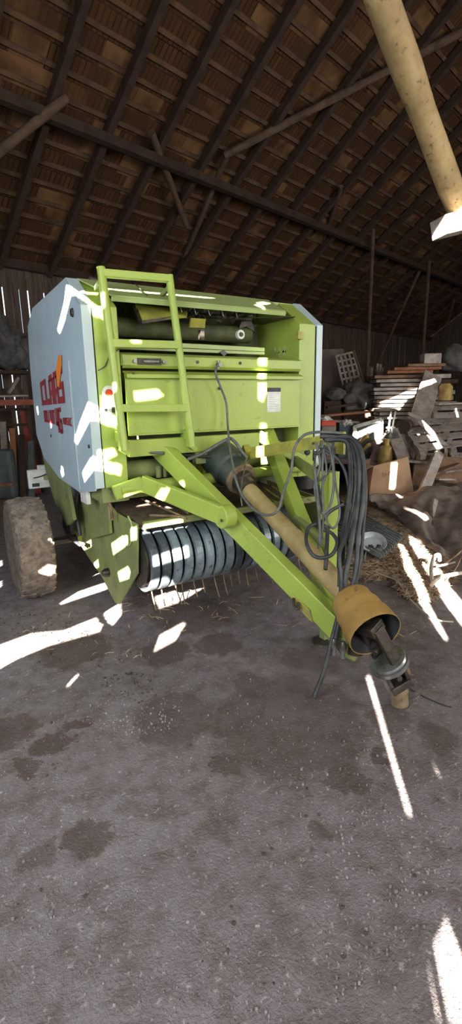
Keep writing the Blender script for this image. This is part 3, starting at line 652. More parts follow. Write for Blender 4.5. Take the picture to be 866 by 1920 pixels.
mb.obox(R0 + jd * .035, jd * .02, js * .066, j2 * .05); mb.obox(J1, jd * .02, js * .064, j2 * .045); mb.cyl(R0.lerp(J1, .55) - js * .062, R0.lerp(J1, .55) + js * .062, .02, 12); mb.cyl(R0.lerp(J1, .6) - j2 * .055, R0.lerp(J1, .6) + j2 * .055, .017, 12)
P('joint_fork', mb, DARK, sh, bevel=.006)
for k in (1,):
    q = R0.lerp(J1, .62) + js * .06; mb = MB(); mb.lathe(q - js * .012, q + js * .02, [(0, .034), (.6, .036), (1, .03)], 18); P('bearing_cap', mb, RUST, sh, True)
mb = MB(); b_ = Vector((YE.x, YE.y, .006)); mb.lathe(J1, b_, [(0, .044), (.3, .05), (.35, .044), (1, .046)], 22); P('coupling_sleeve', mb, RUST, sh, True, label='rusty sleeve resting on the floor')
# drawbar
HI = X(648, 1190, .985)
def leg(a_, b_, w0, h0, nm='drawbar_beam', mt=GREEN):
    mb = MB(); mb.bar(a_, b_, w0, h0); return P(nm, mb, mt, bevel=.006)
A0 = Y(298, 838, .05); leg(A0, HI, .09, .135)
R0_ = Y(500, 812, .1); leg(R0_, HI + Vector((.06, .14, .05)), .09, .13)
mb = MB(); hd = (HI - A0).normalized(); mb.prism([HI + Vector((-.07, .14, .09)), HI + Vector((.11, .16, .09)), HI + Vector((.08, -.05, -.02)), HI + Vector((.0, -.08, -.03)), HI + Vector((-.05, -.03, -.0))], (0, 0, -.11)); P('drawbar_nose', mb, GREEND, bevel=.01)
mb = MB(); mb.lathe(HI + Vector((.02, -.06, -.05)), HI + Vector((.02, -.06, -.09)), [(0, .05), (1, .05)], 20); P('hitch_eye', mb, DARK)
# lower brace with pivot boss
Q = X(424, 968, .62); Q2 = Y(268, 906, -.08)
mb = MB(); mb.bar(Y(213, 925, -.06), Q2, .05, .1); mb.bar(Q2, Q + Vector((-.03, 0, .01)), .05, .12); P('lower_brace', mb, GREEN, bevel=.01)
mb = MB(); xs_ = Vector((-1, -.1, 0)).normalized(); mb.lathe(Q - xs_ * .03, Q + xs_ * .05, [(0, .075), (.9, .075), (1, .068)], 26); bo = P('pivot_boss', mb, GREEN, smooth=True)
mb = MB(); 
for k in (-1, 1): q = Q + xs_ * .055 + Vector((0, .03 * k, .012 * k)); mb.cyl(q, q + xs_ * .004, .011, 10)
P('boss_slot', mb, DARK, bo)
mb = MB(); q0 = X(560, 1122, .86); q1 = X(588, 1150, .90); mb.prism([q0 + Vector((0, .03, .03)), q1 + Vector((0, 0, .03)), q1 + Vector((0, -.02, -.04)), q0 + Vector((0, 0, -.03))], (-.035, 0, 0)); bk = P('chain_bracket', mb, OLIVE, bevel=.003)
mb = MB(); q = q0 + Vector((-.04, 0, .01)); mb.tube([q, q + Vector((-.02, -.03, -.03)), q + Vector((-.015, -.06, -.045)), q + Vector((0, -.04, -.01))], .009, 8); P('bracket_hook', mb, DARK, bk)
# parking jack
JX, JY = 1.245, -.93
mb = MB(); mb.box(JX - .035, JX + .055, JY - .04, JY + .05, .42, 1.2); P('parking_jack', mb, GREEN, bevel=.004)
mb = MB(); mb.box(JX - .02, JX + .035, JY - .02, JY + .03, .02, .5); P('jack_leg', mb, GREEND)
mb = MB(); mb.lathe((JX, JY, .0), (JX, JY, .03), [(0, .085), (.5, .08), (1, .03)], 20); P('jack_foot', mb, DARK, smooth=True)
q0 = Vector((JX - .03, JY, .72)); mb = MB(); mb.bar(q0, Vector((1.18, -.66, .82)), .05, .1); mb.bar(Vector((JX, JY, .5)), HI + Vector((.02, .12, .02)), .05, .09); P('jack_bracket', mb, GREEND)
mb = MB(); mb.bar(Vector((JX + .01, JY + .03, 1.12)), Vector((1.72, .02, 1.16)), .03, .08); P('jack_tie', mb, GREEND)
# right lower frame
mb = MB(); mb.box(1.55, 1.93, .01, .05, 1.0, 1.13); mb.box(1.76, 1.93, .0, .05, 1.0, 1.3); P('right_lower_plate', mb, GREEN, bevel=.01)
mb = MB(); mb.bar((1.35, .02, 1.38), (1.86, -.1, 1.08), .05, .09); P('right_brace', mb, GREEN, bevel=.005)
mb = MB(); q = Y(576, 848, -.06); mb.lathe(q - Vector((0, 0, .026)), q + Vector((0, 0, .026)), [(0, .008), (.15, .019), (.35, .026), (.65, .026), (.85, .019), (1, .008)], 16); kn = P('lever_knob', mb, BLACK, smooth=True); mb = MB(); mb.tube([q, q + Vector((.0, 0, -.07)), q + Vector((.05, .0, -.11)), q + Vector((.12, .03, -.12))], .008, 8); P('lever_rod', mb, OLIVE, kn)
q = Y(573, 895, .25); mb = MB(); mb.cyl(q - Vector((0, 0, .1)), q + Vector((0, 0, .11)), .075, 18); P('oil_filter', mb, BLACK, smooth=True)
mb = MB(); mb.box(1.3, 1.75, .05, .09, .62, .8); P('rear_shield_plate', mb, DGREY)
mb = MB(); mb.bar(Y(520, 900, .0), Y(606, 985, .0), .03, .07); mb.bar(Y(545, 935, .02), Y(600, 932, .02), .03, .045); P('pickup_linkage', mb, GREEND)
# hose arm
HA0, HA1 = Y(468, 850, -.2), Vector((1.375, -.9, 1.40))
mb = MB(); mb.bar(HA0, HA1, .012, .085); arm = P('hose_arm', mb, OLIVE, bevel=.003)
mb = MB(); q = HA1; mb.box(q.x - .012, q.x + .006, q.y - .03, q.y + .04, q.z - .10, q.z + .045); P('arm_end_plate', mb, OLIVE, arm)
mb = MB(); 
for t in (.72, .8, .84): q = HA0.lerp(HA1, t); mb.cyl(q + Vector((0, 0, .0)), q + Vector((-.012, -.014, 0)), .009, 8)
P('arm_hole', mb, DARK, arm)
mb = MB(); mb.bar(HA0 + Vector((0, .1, -.06)), HA0 + Vector((-.02, 0, .04)), .05, .07); P('arm_root', mb, OLIVE, arm)
def hose(name, pts, r, mt, label=None, parent=None):
    pts = [(a_, b_, c_ + max(0, min(1, (b_ - 1000) / 120)) * (2.69 - c_)) for a_, b_, c_ in pts]; mb = MB(); mb.tube([D(*p) for p in pts], r, 10, 5); return P(name, mb, mt, parent, True, label=label)
hose('hydraulic_hose', [(600, 818, 2.95), (648, 820, 2.9), (668, 838, 2.85), (674, 880, 2.8), (672, 940, 2.78), (660, 1010, 2.72), (648, 1080, 2.6), (644, 1130, 2.5), (632, 1180, 2.42), (626, 1212, 2.38)], .015, HOSE)
hose('hydraulic_hose', [(610, 824, 2.95), (652, 818, 2.88), (676, 842, 2.82), (683, 890, 2.78), (680, 950, 2.75), (672, 1000, 2.72), (668, 1060, 2.68), (660, 1100, 2.66), (652, 1120, 2.66)], .013, HOSE)
hose('hydraulic_hose', [(605, 822, 2.97), (650, 822, 2.92), (664, 850, 2.86), (668, 900, 2.82), (661, 960, 2.8), (646, 1010, 2.75), (636, 1040, 2.7), (640, 1090, 2.6), (634, 1150, 2.45), (622, 1200, 2.35), (606, 1262, 2.22), (588, 1308, 2.14)], .013, HOSE, 'hose whose loose end lies on the floor')
hose('hydraulic_hose', [(612, 826, 2.95), (646, 826, 2.9), (655, 850, 2.9), (657, 910, 2.86), (650, 960, 2.84), (640, 1020, 2.78), (637, 1100, 2.65)], .015, BLACK)
hose('hydraulic_hose', [(640, 820, 2.9), (662, 824, 2.86), (680, 860, 2.8), (686, 920, 2.76), (681, 990, 2.74), (676, 1050, 2.7), (664, 1108, 2.66)], .010, BLACK)
hose('hydraulic_hose', [(598, 836, 2.95), (620, 850, 2.92), (640, 870, 2.9), (652, 905, 2.88), (655, 960, 2.85), (648, 1000, 2.8), (642, 1060, 2.7)], .010, HOSE)
hose('tangled_cable', [(592, 830, 2.95), (600, 870, 2.92), (590, 905, 2.9), (594, 940, 2.88), (604, 962, 2.86), (618, 950, 2.86), (626, 905, 2.88), (622, 860, 2.9), (614, 830, 2.94)], .008, CABLE)
hose('tangled_cable', [(602, 826, 2.95), (612, 880, 2.9), (600, 930, 2.9), (612, 975, 2.85), (626, 990, 2.84), (637, 960, 2.84), (628, 900, 2.88), (622, 830, 2.93)], .007, CABLE)
hose('tangled_cable', [(625, 830, 2.92), (618, 880, 2.9), (596, 900, 2.9), (590, 860, 2.93), (604, 828, 2.95)], .007, HOSE)
hose('tangled_cable', [(589, 870, 2.92), (596, 940, 2.86), (600, 1000, 2.8), (598, 1022, 2.78)], .009, CABLE)
hose('tangled_cable', [(606, 845, 2.93), (604, 900, 2.9), (606, 960, 2.86), (603, 1010, 2.8), (596, 1028, 2.78)], .007, CABLE)
hose('tangled_cable', [(645, 945, 2.84), (620, 958, 2.86), (606, 975, 2.86), (600, 990, 2.84), (622, 1000, 2.8), (632, 1018, 2.76), (622, 1040, 2.72), (600, 1046, 2.74), (584, 1038, 2.76), (574, 1015, 2.8), (578, 990, 2.84), (598, 982, 2.85), (618, 992, 2.82)], .011, HOSE, 'loop of dark cable')
hose('tangled_cable', [(588, 848, 2.93), (598, 850, 2.93), (610, 836, 2.94)], .011, HOSE)
hose('tangled_cable', [(614, 990, 2.82), (612, 1040, 2.76), (610, 1068, 2.7)], .012, BLACK)
def dY(u, v, y): return (Y(u, v, y) - CAM).dot(fw)
hose('control_cable', [(409, 684, dY(409, 684, -.06)), (404, 698, dY(404, 698, -.1)), (412, 722, dY(412, 722, -.09)), (424, 756, dY(424, 756, -.09)), (427, 800, dY(427, 800, -.12)), (432, 850, dY(432, 850, -.3)), (440, 890, 3.1), (452, 925, 3.05), (475, 955, 2.98), (502, 966, 2.92), (522, 955, 2.9), (532, 920, 2.92), (546, 880, 2.95), (552, 840, 2.95), (570, 816, 2.95), (600, 810, 2.92), (640, 812, 2.88)], .0085, CABLE, 'long grey cable looping from the panel to the hose arm')
hose('control_cable', [(340, 866, dY(340, 866, -.1)), (380, 850, dY(380, 850, -.12)), (425, 824, dY(425, 824, -.15)), (438, 826, dY(438, 826, -.18)), (452, 845, dY(452, 845, -.22)), (462, 858, dY(462, 858, -.25))], .012, CABLE)
hose('safety_chain', [(462, 858, 3.35), (458, 880, 3.25), (454, 900, 3.15), (452, 930, 3.05), (454, 948, 3.0)], .005, STEEL)
for (u_, v_, d_) in ((626, 1212, 2.69), (643, 1218, 2.67)):
    q = D(u_, v_, d_); mb = MB(); mb.lathe(q + Vector((0, 0, .05)), q - Vector((0, 0, .05)), [(0, .012), (.2, .02), (.55, .02), (.6, .013), (1, .014)], 12); P('hose_coupler', mb, STEEL, smooth=True)
mb = MB(); mb.tube([J1 + Vector((.02, 0, .02))] + [Z(u_, v_, .006) for u_, v_ in ((775, 1295), (800, 1309), (828, 1321), (846, 1326))], .004, 6); P('trailing_cord', mb, HOSE)
# pickup
PY_, PZ, PR = -.22, .615, .225
mb = MB(); mb.cyl((.18, PY_, PZ), (1.58, PY_, PZ), .188, 28); pk = P('pickup_drum', mb, DARK, smooth=True)
nb_ = 17
for i in range(nb_):
    x0 = .19 + i * (1.38 / nb_); wd = .062
    mb = MB(); pr = []; K = 22
    vs2 = []; fs2 = []
    for k in range(K + 1):
        a = math.radians(100 + 215 * k / K)   # from the top round the front to underneath
        for (rr_, xx) in ((PR, x0 + .006), (PR, x0 + wd - .006), (PR - .02, x0 + wd), (PR - .02, x0)):
            vs2.append((xx, PY_ + rr_ * math.cos(a) * (1.05), PZ + rr_ * math.sin(a)))
    for k in range(K):
        for j in range(4): fs2.append((k * 4 + j, (k + 1) * 4 + j, (k + 1) * 4 + (j + 1) % 4, k * 4 + (j + 1) % 4))
    fs2.append((0, 1, 2, 3)); fs2.append((K * 4 + 3, K * 4 + 2, K * 4 + 1, K * 4)); mb.add(vs2, fs2)
    P('pickup_band', mb, BANDD if i in (0, 1, 8, 9, 14) else BAND, pk)
rt_ = random.Random(5)
for i in range(nb_):
    x0 = .255 + i * (1.38 / nb_)
    for (an, ln) in ((262 + rt_.uniform(-8, 10), .1 + rt_.uniform(0, .06)),):
        if i > 12 and i % 2: continue
        a = math.radians(an); p0 = Vector((x0, PY_ + .15 * math.cos(a), PZ + .15 * math.sin(a))); p1 = Vector((x0 + rt_.uniform(-.01, .02), PY_ + (PR + ln) * math.cos(a) - .02, PZ + (PR + ln) * math.sin(a)))
        mb = MB(); mb.tube([p0, p0.lerp(p1, .6), p1 + Vector((0, -.02, 0))], .0045, 6, 2); P('pickup_tine', mb, RUST, pk)
mb = MB(); mb.box(.17, 1.62, -.42, -.39, .875, .915); P('pickup_guard_bar', mb, GREEND, label='dusty green bar over the pickup')
mb = MB(); mb.prism([(.18, -.38, .875), (1.6, -.38, .875), (1.6, .34, .93), (.18, .34, .93)], (0, 0, -.02)); P('pickup_feed_plate', mb, CHAFF, label='feed plate covered in brown chaff')
for (a_, b_) in (((265, 935), (350, 972)), ((300, 925), (352, 962)), ((280, 966), (345, 968))):
    mb = MB(); mb.tube([Z(*a_, .95), Z(*b_, .93)], .008, 6, 0); P('guard_rod', mb, RUST)
mb = MB(); mb.box(.24, 1.3, .06, .09, .985, 1.02); P('rear_crossbar', mb, GREEND)
for i in range(6):
    x_ = 1.05 + i * .09; mb = MB(); mb.tube([(x_, -.1, .97), (x_ - .02, -.3, .93), (x_ + .02, -.45, .9)], .007, 6, 2); P('crop_guide_wire', mb, OLIVE)
mb = MB(); pts = [(208.7, 950), (218, 961), (257.7, 984), (257.7, 1076), (224, 1133), (216, 1131), (190, 1080), (170, 1052), (149.6, 1020), (138, 991), (147.7, 926), (194, 917)]
mb.prism([X(u_, v_, .155) for u_, v_ in pts], (.01, 0, 0)); shd = P('pickup_side_shield', mb, GREEND, bevel=.002, label='dusty pointed side plate beside the pickup')
q = X(203, 1073, .15); mb = MB(); mb.lathe(q, q + Vector((-.05, 0, 0)), [(0, .036), (.6, .034), (1, .02)], 14); P('shield_pivot', mb, DARK, shd, True)
mb = MB(); mb.tube([X(240, 968, .148), X(247, 985, .148), X(247, 1010, .148), X(243, 1022, .148), X(236, 1024, .148)], .006, 6); P('shield_crease', mb, GREENL, shd)
mb = MB(); mb.prism([X(160, 925, .12), X(200, 920, .12), X(206, 1000, .12), X(172, 1010, .12)], (.02, 0, 0)); P('side_gusset', mb, GREEND)
mb = MB(); mb.prism([(1.64, y, z) for y, z in ((-.42, .9), (-.42, .6), (-.2, .33), (.1, .55), (.3, .95))], (.012, 0, 0)); P('pickup_side_shield', mb, GREEND)
mb = MB(); a = X(157, 926, .02); mb.box(.01, .04, a.y - .1, a.y + .06, .93, 1.03); P('cover_tab', mb, WHITE, label='small pale tab below the cover')
mb = MB(); mb.tube([X(193, 918, .1), X(200, 935, .1), X(208, 952, .1), X(210, 975, .1)], .012, 8); mb.tube([X(212, 918, .14), X(205, 945, .14), X(196, 960, .14)], .01, 8); P('hanging_chain', mb, RUST)
for i, pl in enumerate(([(128, 900), (132, 940), (120, 975), (126, 1000), (150, 1022)], [(136, 905), (138, 950), (128, 985), (134, 1010), (156, 1020)], [(142, 912), (140, 945), (146, 980), (150, 1005)], [(120, 905), (127, 930), (134, 955), (126, 985)])):
    mb = MB(); mb.tube([X(u_, v_, .06 + .015 * i) for u_, v_ in pl], .016, 8); P('brake_hose', mb, HOSE if i % 2 else BLACK, smooth=True)
# marker lamp board at the rear left
a, b = Y(50, 878, 1.95), Y(83, 914, 1.95)
mb = MB(); mb.box(a.x, b.x + .1, 1.93, 1.99, b.z, a.z - .02); mb.box(a.x + .1, b.x + .1, 1.93, 1.99, a.z - .03, a.z + .02); mp = P('marker_board', mb, WHITE, bevel=.01, label='white rear marker board')
mb = MB(); mb.box(a.x + .03, a.x + .1, 1.925, 1.93, b.z + .02, b.z + .055); P('board_print', mb, BLACK, mp)
mb = MB(); mb.tube([(a.x + .05, 1.92, a.z - .1), (a.x + .12, 1.92, a.z - .09), (a.x + .2, 1.92, a.z - .06)], .006, 6); P('board_wire', mb, DARK, mp)
mb = MB(); mb.bar((b.x, 1.96, (a.z + b.z) / 2), (.1, 1.9, (a.z + b.z) / 2), .05, .05); P('board_arm', mb, GREEND, mp)
# wheels
def wheel(xc, s):
    R_, W2, yc = .44, .148, 1.16
    prof = [(-.9, .2), (-.98, .24), (-1.0, .33), (-.96, .385), (-.84, .418), (-.6, .432), (0, .437), (.6, .432), (.84, .418), (.96, .385), (1.0, .33), (.98, .24), (.9, .2)]
    mb = MB(); c = Vector((xc, yc, R_)); mb.lathe(c, c + Vector((W2, 0, 0)), [(t, r) for t, r in prof], 64, True); ty = P('tyre', mb, TYRE, smooth=True, label='mud-caked tyre')
    for k in range(28):
        for sd_ in (-1, 1):
            a = 2 * math.pi * (k + (.5 if sd_ > 0 else 0)) / 28; a2 = a + .1
            mb2 = mb2 if (k or sd_ > 0) else MB()
            p0 = c + Vector((sd_ * W2 * .12, .436 * math.cos(a), .436 * math.sin(a))); p1 = c + Vector((sd_ * W2 * .9, .418 * math.cos(a2), .418 * math.sin(a2)))
            mb2.bar(p0, p1, .045, .016, Vector((0, math.cos(a), math.sin(a))))
    P('tread_lug', mb2, TYRE, ty, bevel=.006)
    mb = MB(); q = c + Vector((-.8 * W2, 0, 0)); mb.lathe(q, c + Vector((.8 * W2, 0, 0)), [(0, .235), (.1, .225), (.3, .19), (.35, .06), (.65, .06), (.7, .19), (.9, .225), (1, .235)], 32); ri = P('wheel_rim', mb, REDP, smooth=True, label='red wheel rim')
    mb = MB()
    for k in range(6):
        a = math.pi * k / 3; p0 = c + Vector((-s * -.0, .11 * math.cos(a), .11 * math.sin(a))); mb.cyl(p0 + Vector((-W2 * .45, 0, 0)), p0 + Vector((W2 * .45, 0, 0)), .014, 8)
    P('wheel_bolt', mb, STEEL, ri)
    mb = MB(); mb.cyl((xc, yc, R_), (xc + s * .5, 1.19, .445), .04, 12); P('wheel_axle', mb, DARK)
wheel(-.295, 1); wheel(2.27, -1)

#==JUNKSTART==

def GD(u, v):                                     # depth at which the floor is met
    r = wray(u, v); return (0 - CAM.z) / r.z
def blob(name, c, r, mt, label, cat, seed=0, amp=.18, rot=0.0, group=None, parent=None, fr=2.2):
    bm = bmesh.new(); bmesh.ops.create_icosphere(bm, subdivisions=4, radius=1); c = Vector(c)
    for v in bm.verts:
        k = 1 + amp * noise.noise(v.co * fr + Vector((seed, 0, 0))) + amp * .4 * noise.noise(v.co * 6 + Vector((0, seed, 0)))
        p = Vector((v.co.x * r[0], v.co.y * r[1], max(v.co.z, -.75) * r[2])) * k; p.rotate(Matrix.Rotation(rot, 3, 'Z')); v.co = p
    zmin = min(v.co.z for v in bm.verts)
    for v in bm.verts: v.co.z -= zmin
    me = bpy.data.meshes.new(name); bm.to_mesh(me); bm.free(); me.materials.append(mt)
    for p in me.polygons: p.use_smooth = True
    o = bpy.data.objects.new(name, me); COL.objects.link(o); o.location = c
    return tag(o, label, cat, group)
def board(a, b, w_, t_, mt, label, cat='board', name='wooden_board', group=None, up=Vector((0, 0, 1))):
    mb = MB(); mb.bar(a, b, w_, t_, up); return tag(mb.build(name, mt, None, False, .002), label, cat, group)
def sheet(corners, nu, nv, amp, seed, mt, name, label, cat, th=.008, kind=None, fold=0.0):
    """draped sheet between four corner points with folds and real thickness"""
    a, b, c, d = map(Vector, corners); vs = []; fs = []
    for i in range(nu + 1):
        for j in range(nv + 1):
            s, t = i / nu, j / nv; p = a.lerp(b, s).lerp(d.lerp(c, s), t)
            k = noise.noise(Vector((s * 4 + seed, t * 4, 0))) + .5 * noise.noise(Vector((s * 11 + seed, t * 9, 2)))
            p = p + Vector((0, 0, 1)) * (amp * k) + Vector((.3, -.5, 0)) * amp * k * .6 + Vector((0, 0, 1)) * fold * math.sin(s * 9 + t * 3 + seed) * (1 - t)
            p.z = max(p.z, .012); vs.append(p)
    for i in range(nu):
        for j in range(nv): q = i * (nv + 1) + j; fs.append((q, q + nv + 1, q + nv + 2, q + 1))
    mb = MB(); mb.add(vs, fs); o = mb.build(name, mt, None, True); so_ = o.modifiers.new('thickness', 'SOLIDIFY'); so_.thickness = th; so_.offset = 1
    return tag(o, label, cat, None, kind)
VX = Vector((1, 0, 0)); camr = Vector((rt.x, rt.y, 0)).normalized(); camf = Vector((fw.x, fw.y, 0)).normalized()
# ---- right side, front to back
# straw litter
def straw(name, spots, n_, label, L=(.05, .16)):
    mb = MB(); r_ = random.Random(11)
    for i in range(n_):
        u_, v_, ru, rv_ = r_.choice(spots); a = r_.uniform(0, 6.28); k = math.sqrt(r_.random())
        q = Z(u_ + ru * k * math.cos(a), v_ + rv_ * k * math.sin(a)); h = r_.uniform(0.004, .05) * (1.2 - k)
        l = r_.uniform(*L); an = r_.uniform(0, math.pi); e = Vector((math.cos(an), math.sin(an), r_.uniform(-.15, .15))) * l / 2; c = q + Vector((0, 0, h + .006))
        mid = c + Vector((0, 0, r_.uniform(.0, .02))); wv = Vector((-math.sin(an), math.cos(an), 0)) * .0035
        p0, p2 = c - e, c + e; p0.z = max(p0.z, .006); p2.z = max(p2.z, .006)
        up_ = Vector((0, 0, .003))
        mb.add([p0 - wv, p0 + wv, mid + wv, mid - wv, p2 + wv, p2 - wv, p0 + up_, mid + up_, p2 + up_], [(0, 6, 7, 3), (6, 1, 2, 7), (3, 7, 8, 5), (7, 2, 4, 8)])
    o = mb.build(name, STRAW); return tag(o, label, 'straw', None, 'stuff')
straw('loose_straw', [(690, 960, 60, 22), (735, 1000, 40, 25), (700, 1068, 62, 24), (745, 1055, 50, 34), (790, 1095, 48, 34), (820, 1060, 50, 40), (660, 950, 30, 25), (650, 1010, 22, 40)], 9000, 'loose dry straw and chaff littering the floor right of the baler')
straw('scattered_stalks', [(330, 1140, 120, 40), (200, 1190, 150, 60), (480, 1150, 90, 60), (720, 1150, 90, 50)], 90, 'a few loose stalks scattered on the dirt below the pickup', (.04, .12))
# corrugated sheet
c0, c1, c2, c3 = Z(610, 932, .03), Z(756, 1016, .03), Z(712, 1056, .03), Z(560, 975, .03)
mb = MB(); NU = 72; vs = []; fs = []
for i in range(NU + 1):
    for j in (0, 1):
        p = c0.lerp(c3, i / NU).lerp(c1.lerp(c2, i / NU), j); p = p + Vector((0, 0, .022 * math.sin(i * math.pi * .3334) + .06)); vs.append(p)
for i in range(NU): fs.append((2 * i, 2 * i + 2, 2 * i + 3, 2 * i + 1))
mb.add(vs, fs); o = mb.build('corrugated_sheet', CORR, None, True); sm = o.modifiers.new('thickness', 'SOLIDIFY'); sm.thickness = .008
tag(o, 'dark grey corrugated roofing sheet lying flat behind the white basin', 'roofing sheet')
# basin
q = Z(697, 1030, .06); ba = thing('washing_basin', 'shallow white basin with debris in it standing on straw', 'basin', q); q = q + Vector((0, 0, .0))
tl_ = (Vector((0, 0, 1)) - camf * .55 - camr * .1).normalized(); mb = MB(); mb.lathe(q + Vector((0, 0, .05)), q + Vector((0, 0, .05)) + tl_ * .05, [(0, .0), (0.02, .1), (.8, .135), (1, .15), (1.1, .148), (.95, .125), (.4, .1), (.35, .0)], 40, False)
P('basin_bowl', mb, CLAY, ba, True)
mb = MB(); r_ = random.Random(2)
for i in range(16):
    a = r_.uniform(0, 6.28); k = .07 * math.sqrt(r_.random()); c = q + Vector((0, 0, .05)) + tl_ * .024 + camr * k * math.cos(a) - (camf - tl_ * camf.dot(tl_)) * (.05 + .4 * k * math.sin(a)); mb.obox(c, (r_.uniform(.006, .015), 0, .003), (0, .008, 0), (0, 0, .006))
P('basin_debris', mb, SOILC, ba)['kind'] = 'stuff'
def gcord(name, pts, r, mt, label, cat='cord', z=.015):
    mb = MB(); mb.tube([Z(u_, v_, z + (h_[0] if h_ else 0)) for u_, v_, *h_ in pts], r, 6, 5); return tag(mb.build(name, mt, None, True), label, cat)
gcord('thin_rope', [(655, 990, .08), (672, 985, .09), (684, 1000, .09), (676, 1018, .09), (660, 1012, .09), (668, 996, .1), (690, 1012, .1), (684, 1050, .03), (700, 1070, .03), (722, 1080, .03), (745, 1090, .03), (765, 1120), (800, 1152), (822, 1163), (850, 1166)], .006, CORD, 'pale thin rope that coils by the basin and trails over the floor to the right', 'rope')
gcord('white_pipe', [(808, 1098, .05), (822, 1084, .14), (845, 1078, .16), (880, 1072, .14)], .016, CORD, 'bent pale pipe sticking out at the right edge by the sunlit straw', 'pipe')
gcord('dead_stalk', [(835, 1090, .02), (858, 1060, .16), (872, 1020, .24)], .006, STRAW, 'tall thin dead stalk bending over at the right edge', 'stalk')
gcord('dead_twig', [(828, 1060, .05), (850, 1046, .2), (868, 1030, .3)], .006, STRAW, 'short thin twig crossing the dark sheet at the right edge', 'twig')
gcord('knotted_root', [(812, 1098, .02), (808, 1070, .12), (812, 1048, .2), (822, 1040, .22), (824, 1050, .2)], .018, GWOOD, 'bleached knotted root standing up in the sun', 'root')
gcord('light_branch', [(818, 1062, .1), (838, 1058, .13), (852, 1054, .14)], .010, GWOOD, 'short light branch beside the knotted root', 'branch')
# tarpaulin draped from the boxes to the floor
TB = [Z(690, 936), Z(884, 1130)]
a = D(690, 930, 7.2); b = D(900, 905, 7.2); c = Z(900, 1120, .02); d = Z(735, 968, .02)
sheet((a, b, c, d), 44, 30, .09, 3, TARP, 'draped_sheet', 'dusty brown sheet draped from the cardboard box down to the floor', 'sheet', fold=.03)
sheet((Z(688, 936, .1), Z(760, 955, .12), Z(775, 1000, .02), Z(730, 966, .02)), 16, 10, .02, 9, mat('grey_brown_card', rgb(150, 134, 124), .85, 0, rgb(120, 106, 96), 4), 'flattened_carton', 'flattened grey brown carton lying below the cardboard box', 'carton', .01)
sheet((D(812, 950, 6.6), D(900, 930, 6.6), D(900, 985, 6.3), D(818, 1005, 6.3)), 18, 14, .05, 21, BTARP, 'crumpled_sheet', 'crumpled grey blue plastic sheet lying on the brown sheet', 'sheet')
sheet((D(812, 975, 6.2), D(880, 960, 6.2), D(890, 1010, 6.0), D(826, 1012, 6.0)), 14, 10, .06, 31, DGREY, 'folded_sheet', 'dark folded sheet at the right edge below the blue one', 'sheet')
mb = MB(); mb.prism([D(806, 968, 6.3), D(814, 935, 6.5), D(822, 938, 6.5), D(812, 975, 6.25), D(821, 1000, 5.9), D(815, 1000, 5.9)], camf * .05); tag(mb.build('bent_board', GWOOD), 'narrow bent board edge beside the crumpled blue sheet', 'board')
# cardboard box
d0 = 7.55; bl, br, tr, tl = D(690, 926, d0), D(781, 920, d0), D(765, 856, d0 + .1), D(700, 874, d0)
bx = thing('cardboard_box', 'large open brown cardboard box with faint print on its side', 'box', (bl.x, bl.y, 0))
off = camf * .55 + camr * -.1
bl.z = .0; br.z = .0
mb = MB(); mb.prism([bl, br, tr, tl], camf * .012); P('box_front', mb, CARD, bx)
mb = MB(); mb.prism([bl, bl + off, tl + off, tl], camr * .012); P('box_side', mb, CARD, bx)
mb = MB(); mb.prism([br, br + off, tr + off, tr], camr * -.012); P('box_side', mb, CARD, bx)
mb = MB(); mb.prism([bl + off, br + off, tr + off, tl + off], camf * .012); P('box_back', mb, CARD, bx)
mb = MB(); mb.prism([bl + Vector((0, 0, .02)), br + Vector((0, 0, .02)), br + off + Vector((0, 0, .02)), bl + off + Vector((0, 0, .02))], (0, 0, .01)); P('box_bottom', mb, CARD, bx)
mb = MB(); mb.prism([tl, tl + off, D(668, 868, d0 + .3), D(672, 888, d0 - .1)], (0, 0, .008)); P('box_flap', mb, CARD, bx)
mb = MB(); fn = (tr - bl).cross(tl - br).normalized()
for i in range(4):
    c = D(717 + i * 6, 894 - i, d0 - .02); mb.bar(c, c + Vector((0, 0, .07 - .02 * (i % 2))), .01, .004, camf); mb.bar(c + Vector((0, 0, .03 * (i % 3))), c + camr * .03 + Vector((0, 0, .03 * (i % 3))), .01, .004, camf)
P('box_print', mb, mat('faint_print', rgb(140, 112, 88), .9), bx)
mb = MB(); mb.prism([D(664, 886, 7.4), D(684, 878, 7.4), D(688, 925, 7.35), D(672, 915, 7.35)], camf * .3); tag(mb.build('small_carton', mat('pink_brown_card', rgb(206, 168, 140), .85)), 'small light carton left of the large cardboard box', 'box')
# frame with yellow straps, on a dark bench
mb = MB(); mb.prism([D(598, 812, 8.2), D(770, 826, 7.9), D(770, 868, 7.9), D(598, 850, 8.2)], camf * .8)
be_t = D(598, 812, 8.2)
mb = MB(); ta, tb_ = D(600, 806, 8.4), D(790, 868, 7.95); zt = .78
ben = thing('work_bench', 'low dark bench behind the hoses loaded with boxes and a panel', 'bench', (4.8, 3.4, 0))
tc_ = [D(598, 868, 8.6), D(716, 868, 8.0)]; za = tc_[0].z
mb = MB(); p0 = Vector((tc_[0].x, tc_[0].y, .55)); p1 = Vector((tc_[1].x, tc_[1].y, .55)); mb.prism([p0, p1, p1 + camf * .9, p0 + camf * .9], (0, 0, .05)); P('bench_top', mb, OWOOD, ben)
for q in (p0, p1 - camr * .06, p0 + camf * .8, p1 + camf * .8 - camr * .06):
    mb = MB(); mb.box(q.x, q.x + .07, q.y, q.y + .07, 0, .55); P('bench_leg', mb, OWOOD, ben)
BZ = .6
def onbench(u, k=.25):
    r = wray(u, 860); t = (p0.y - CAM.y) / r.y; q = CAM + r * t; q = p0.lerp(p1, max(0, min(1, (u - 598) / 118.))) + camf * k; q.z = BZ; return q
def bench_pt(u, v, k=.25):
    q = onbench(u, k); dd = (q - CAM).dot(fw); p = D(u, v, dd); return p
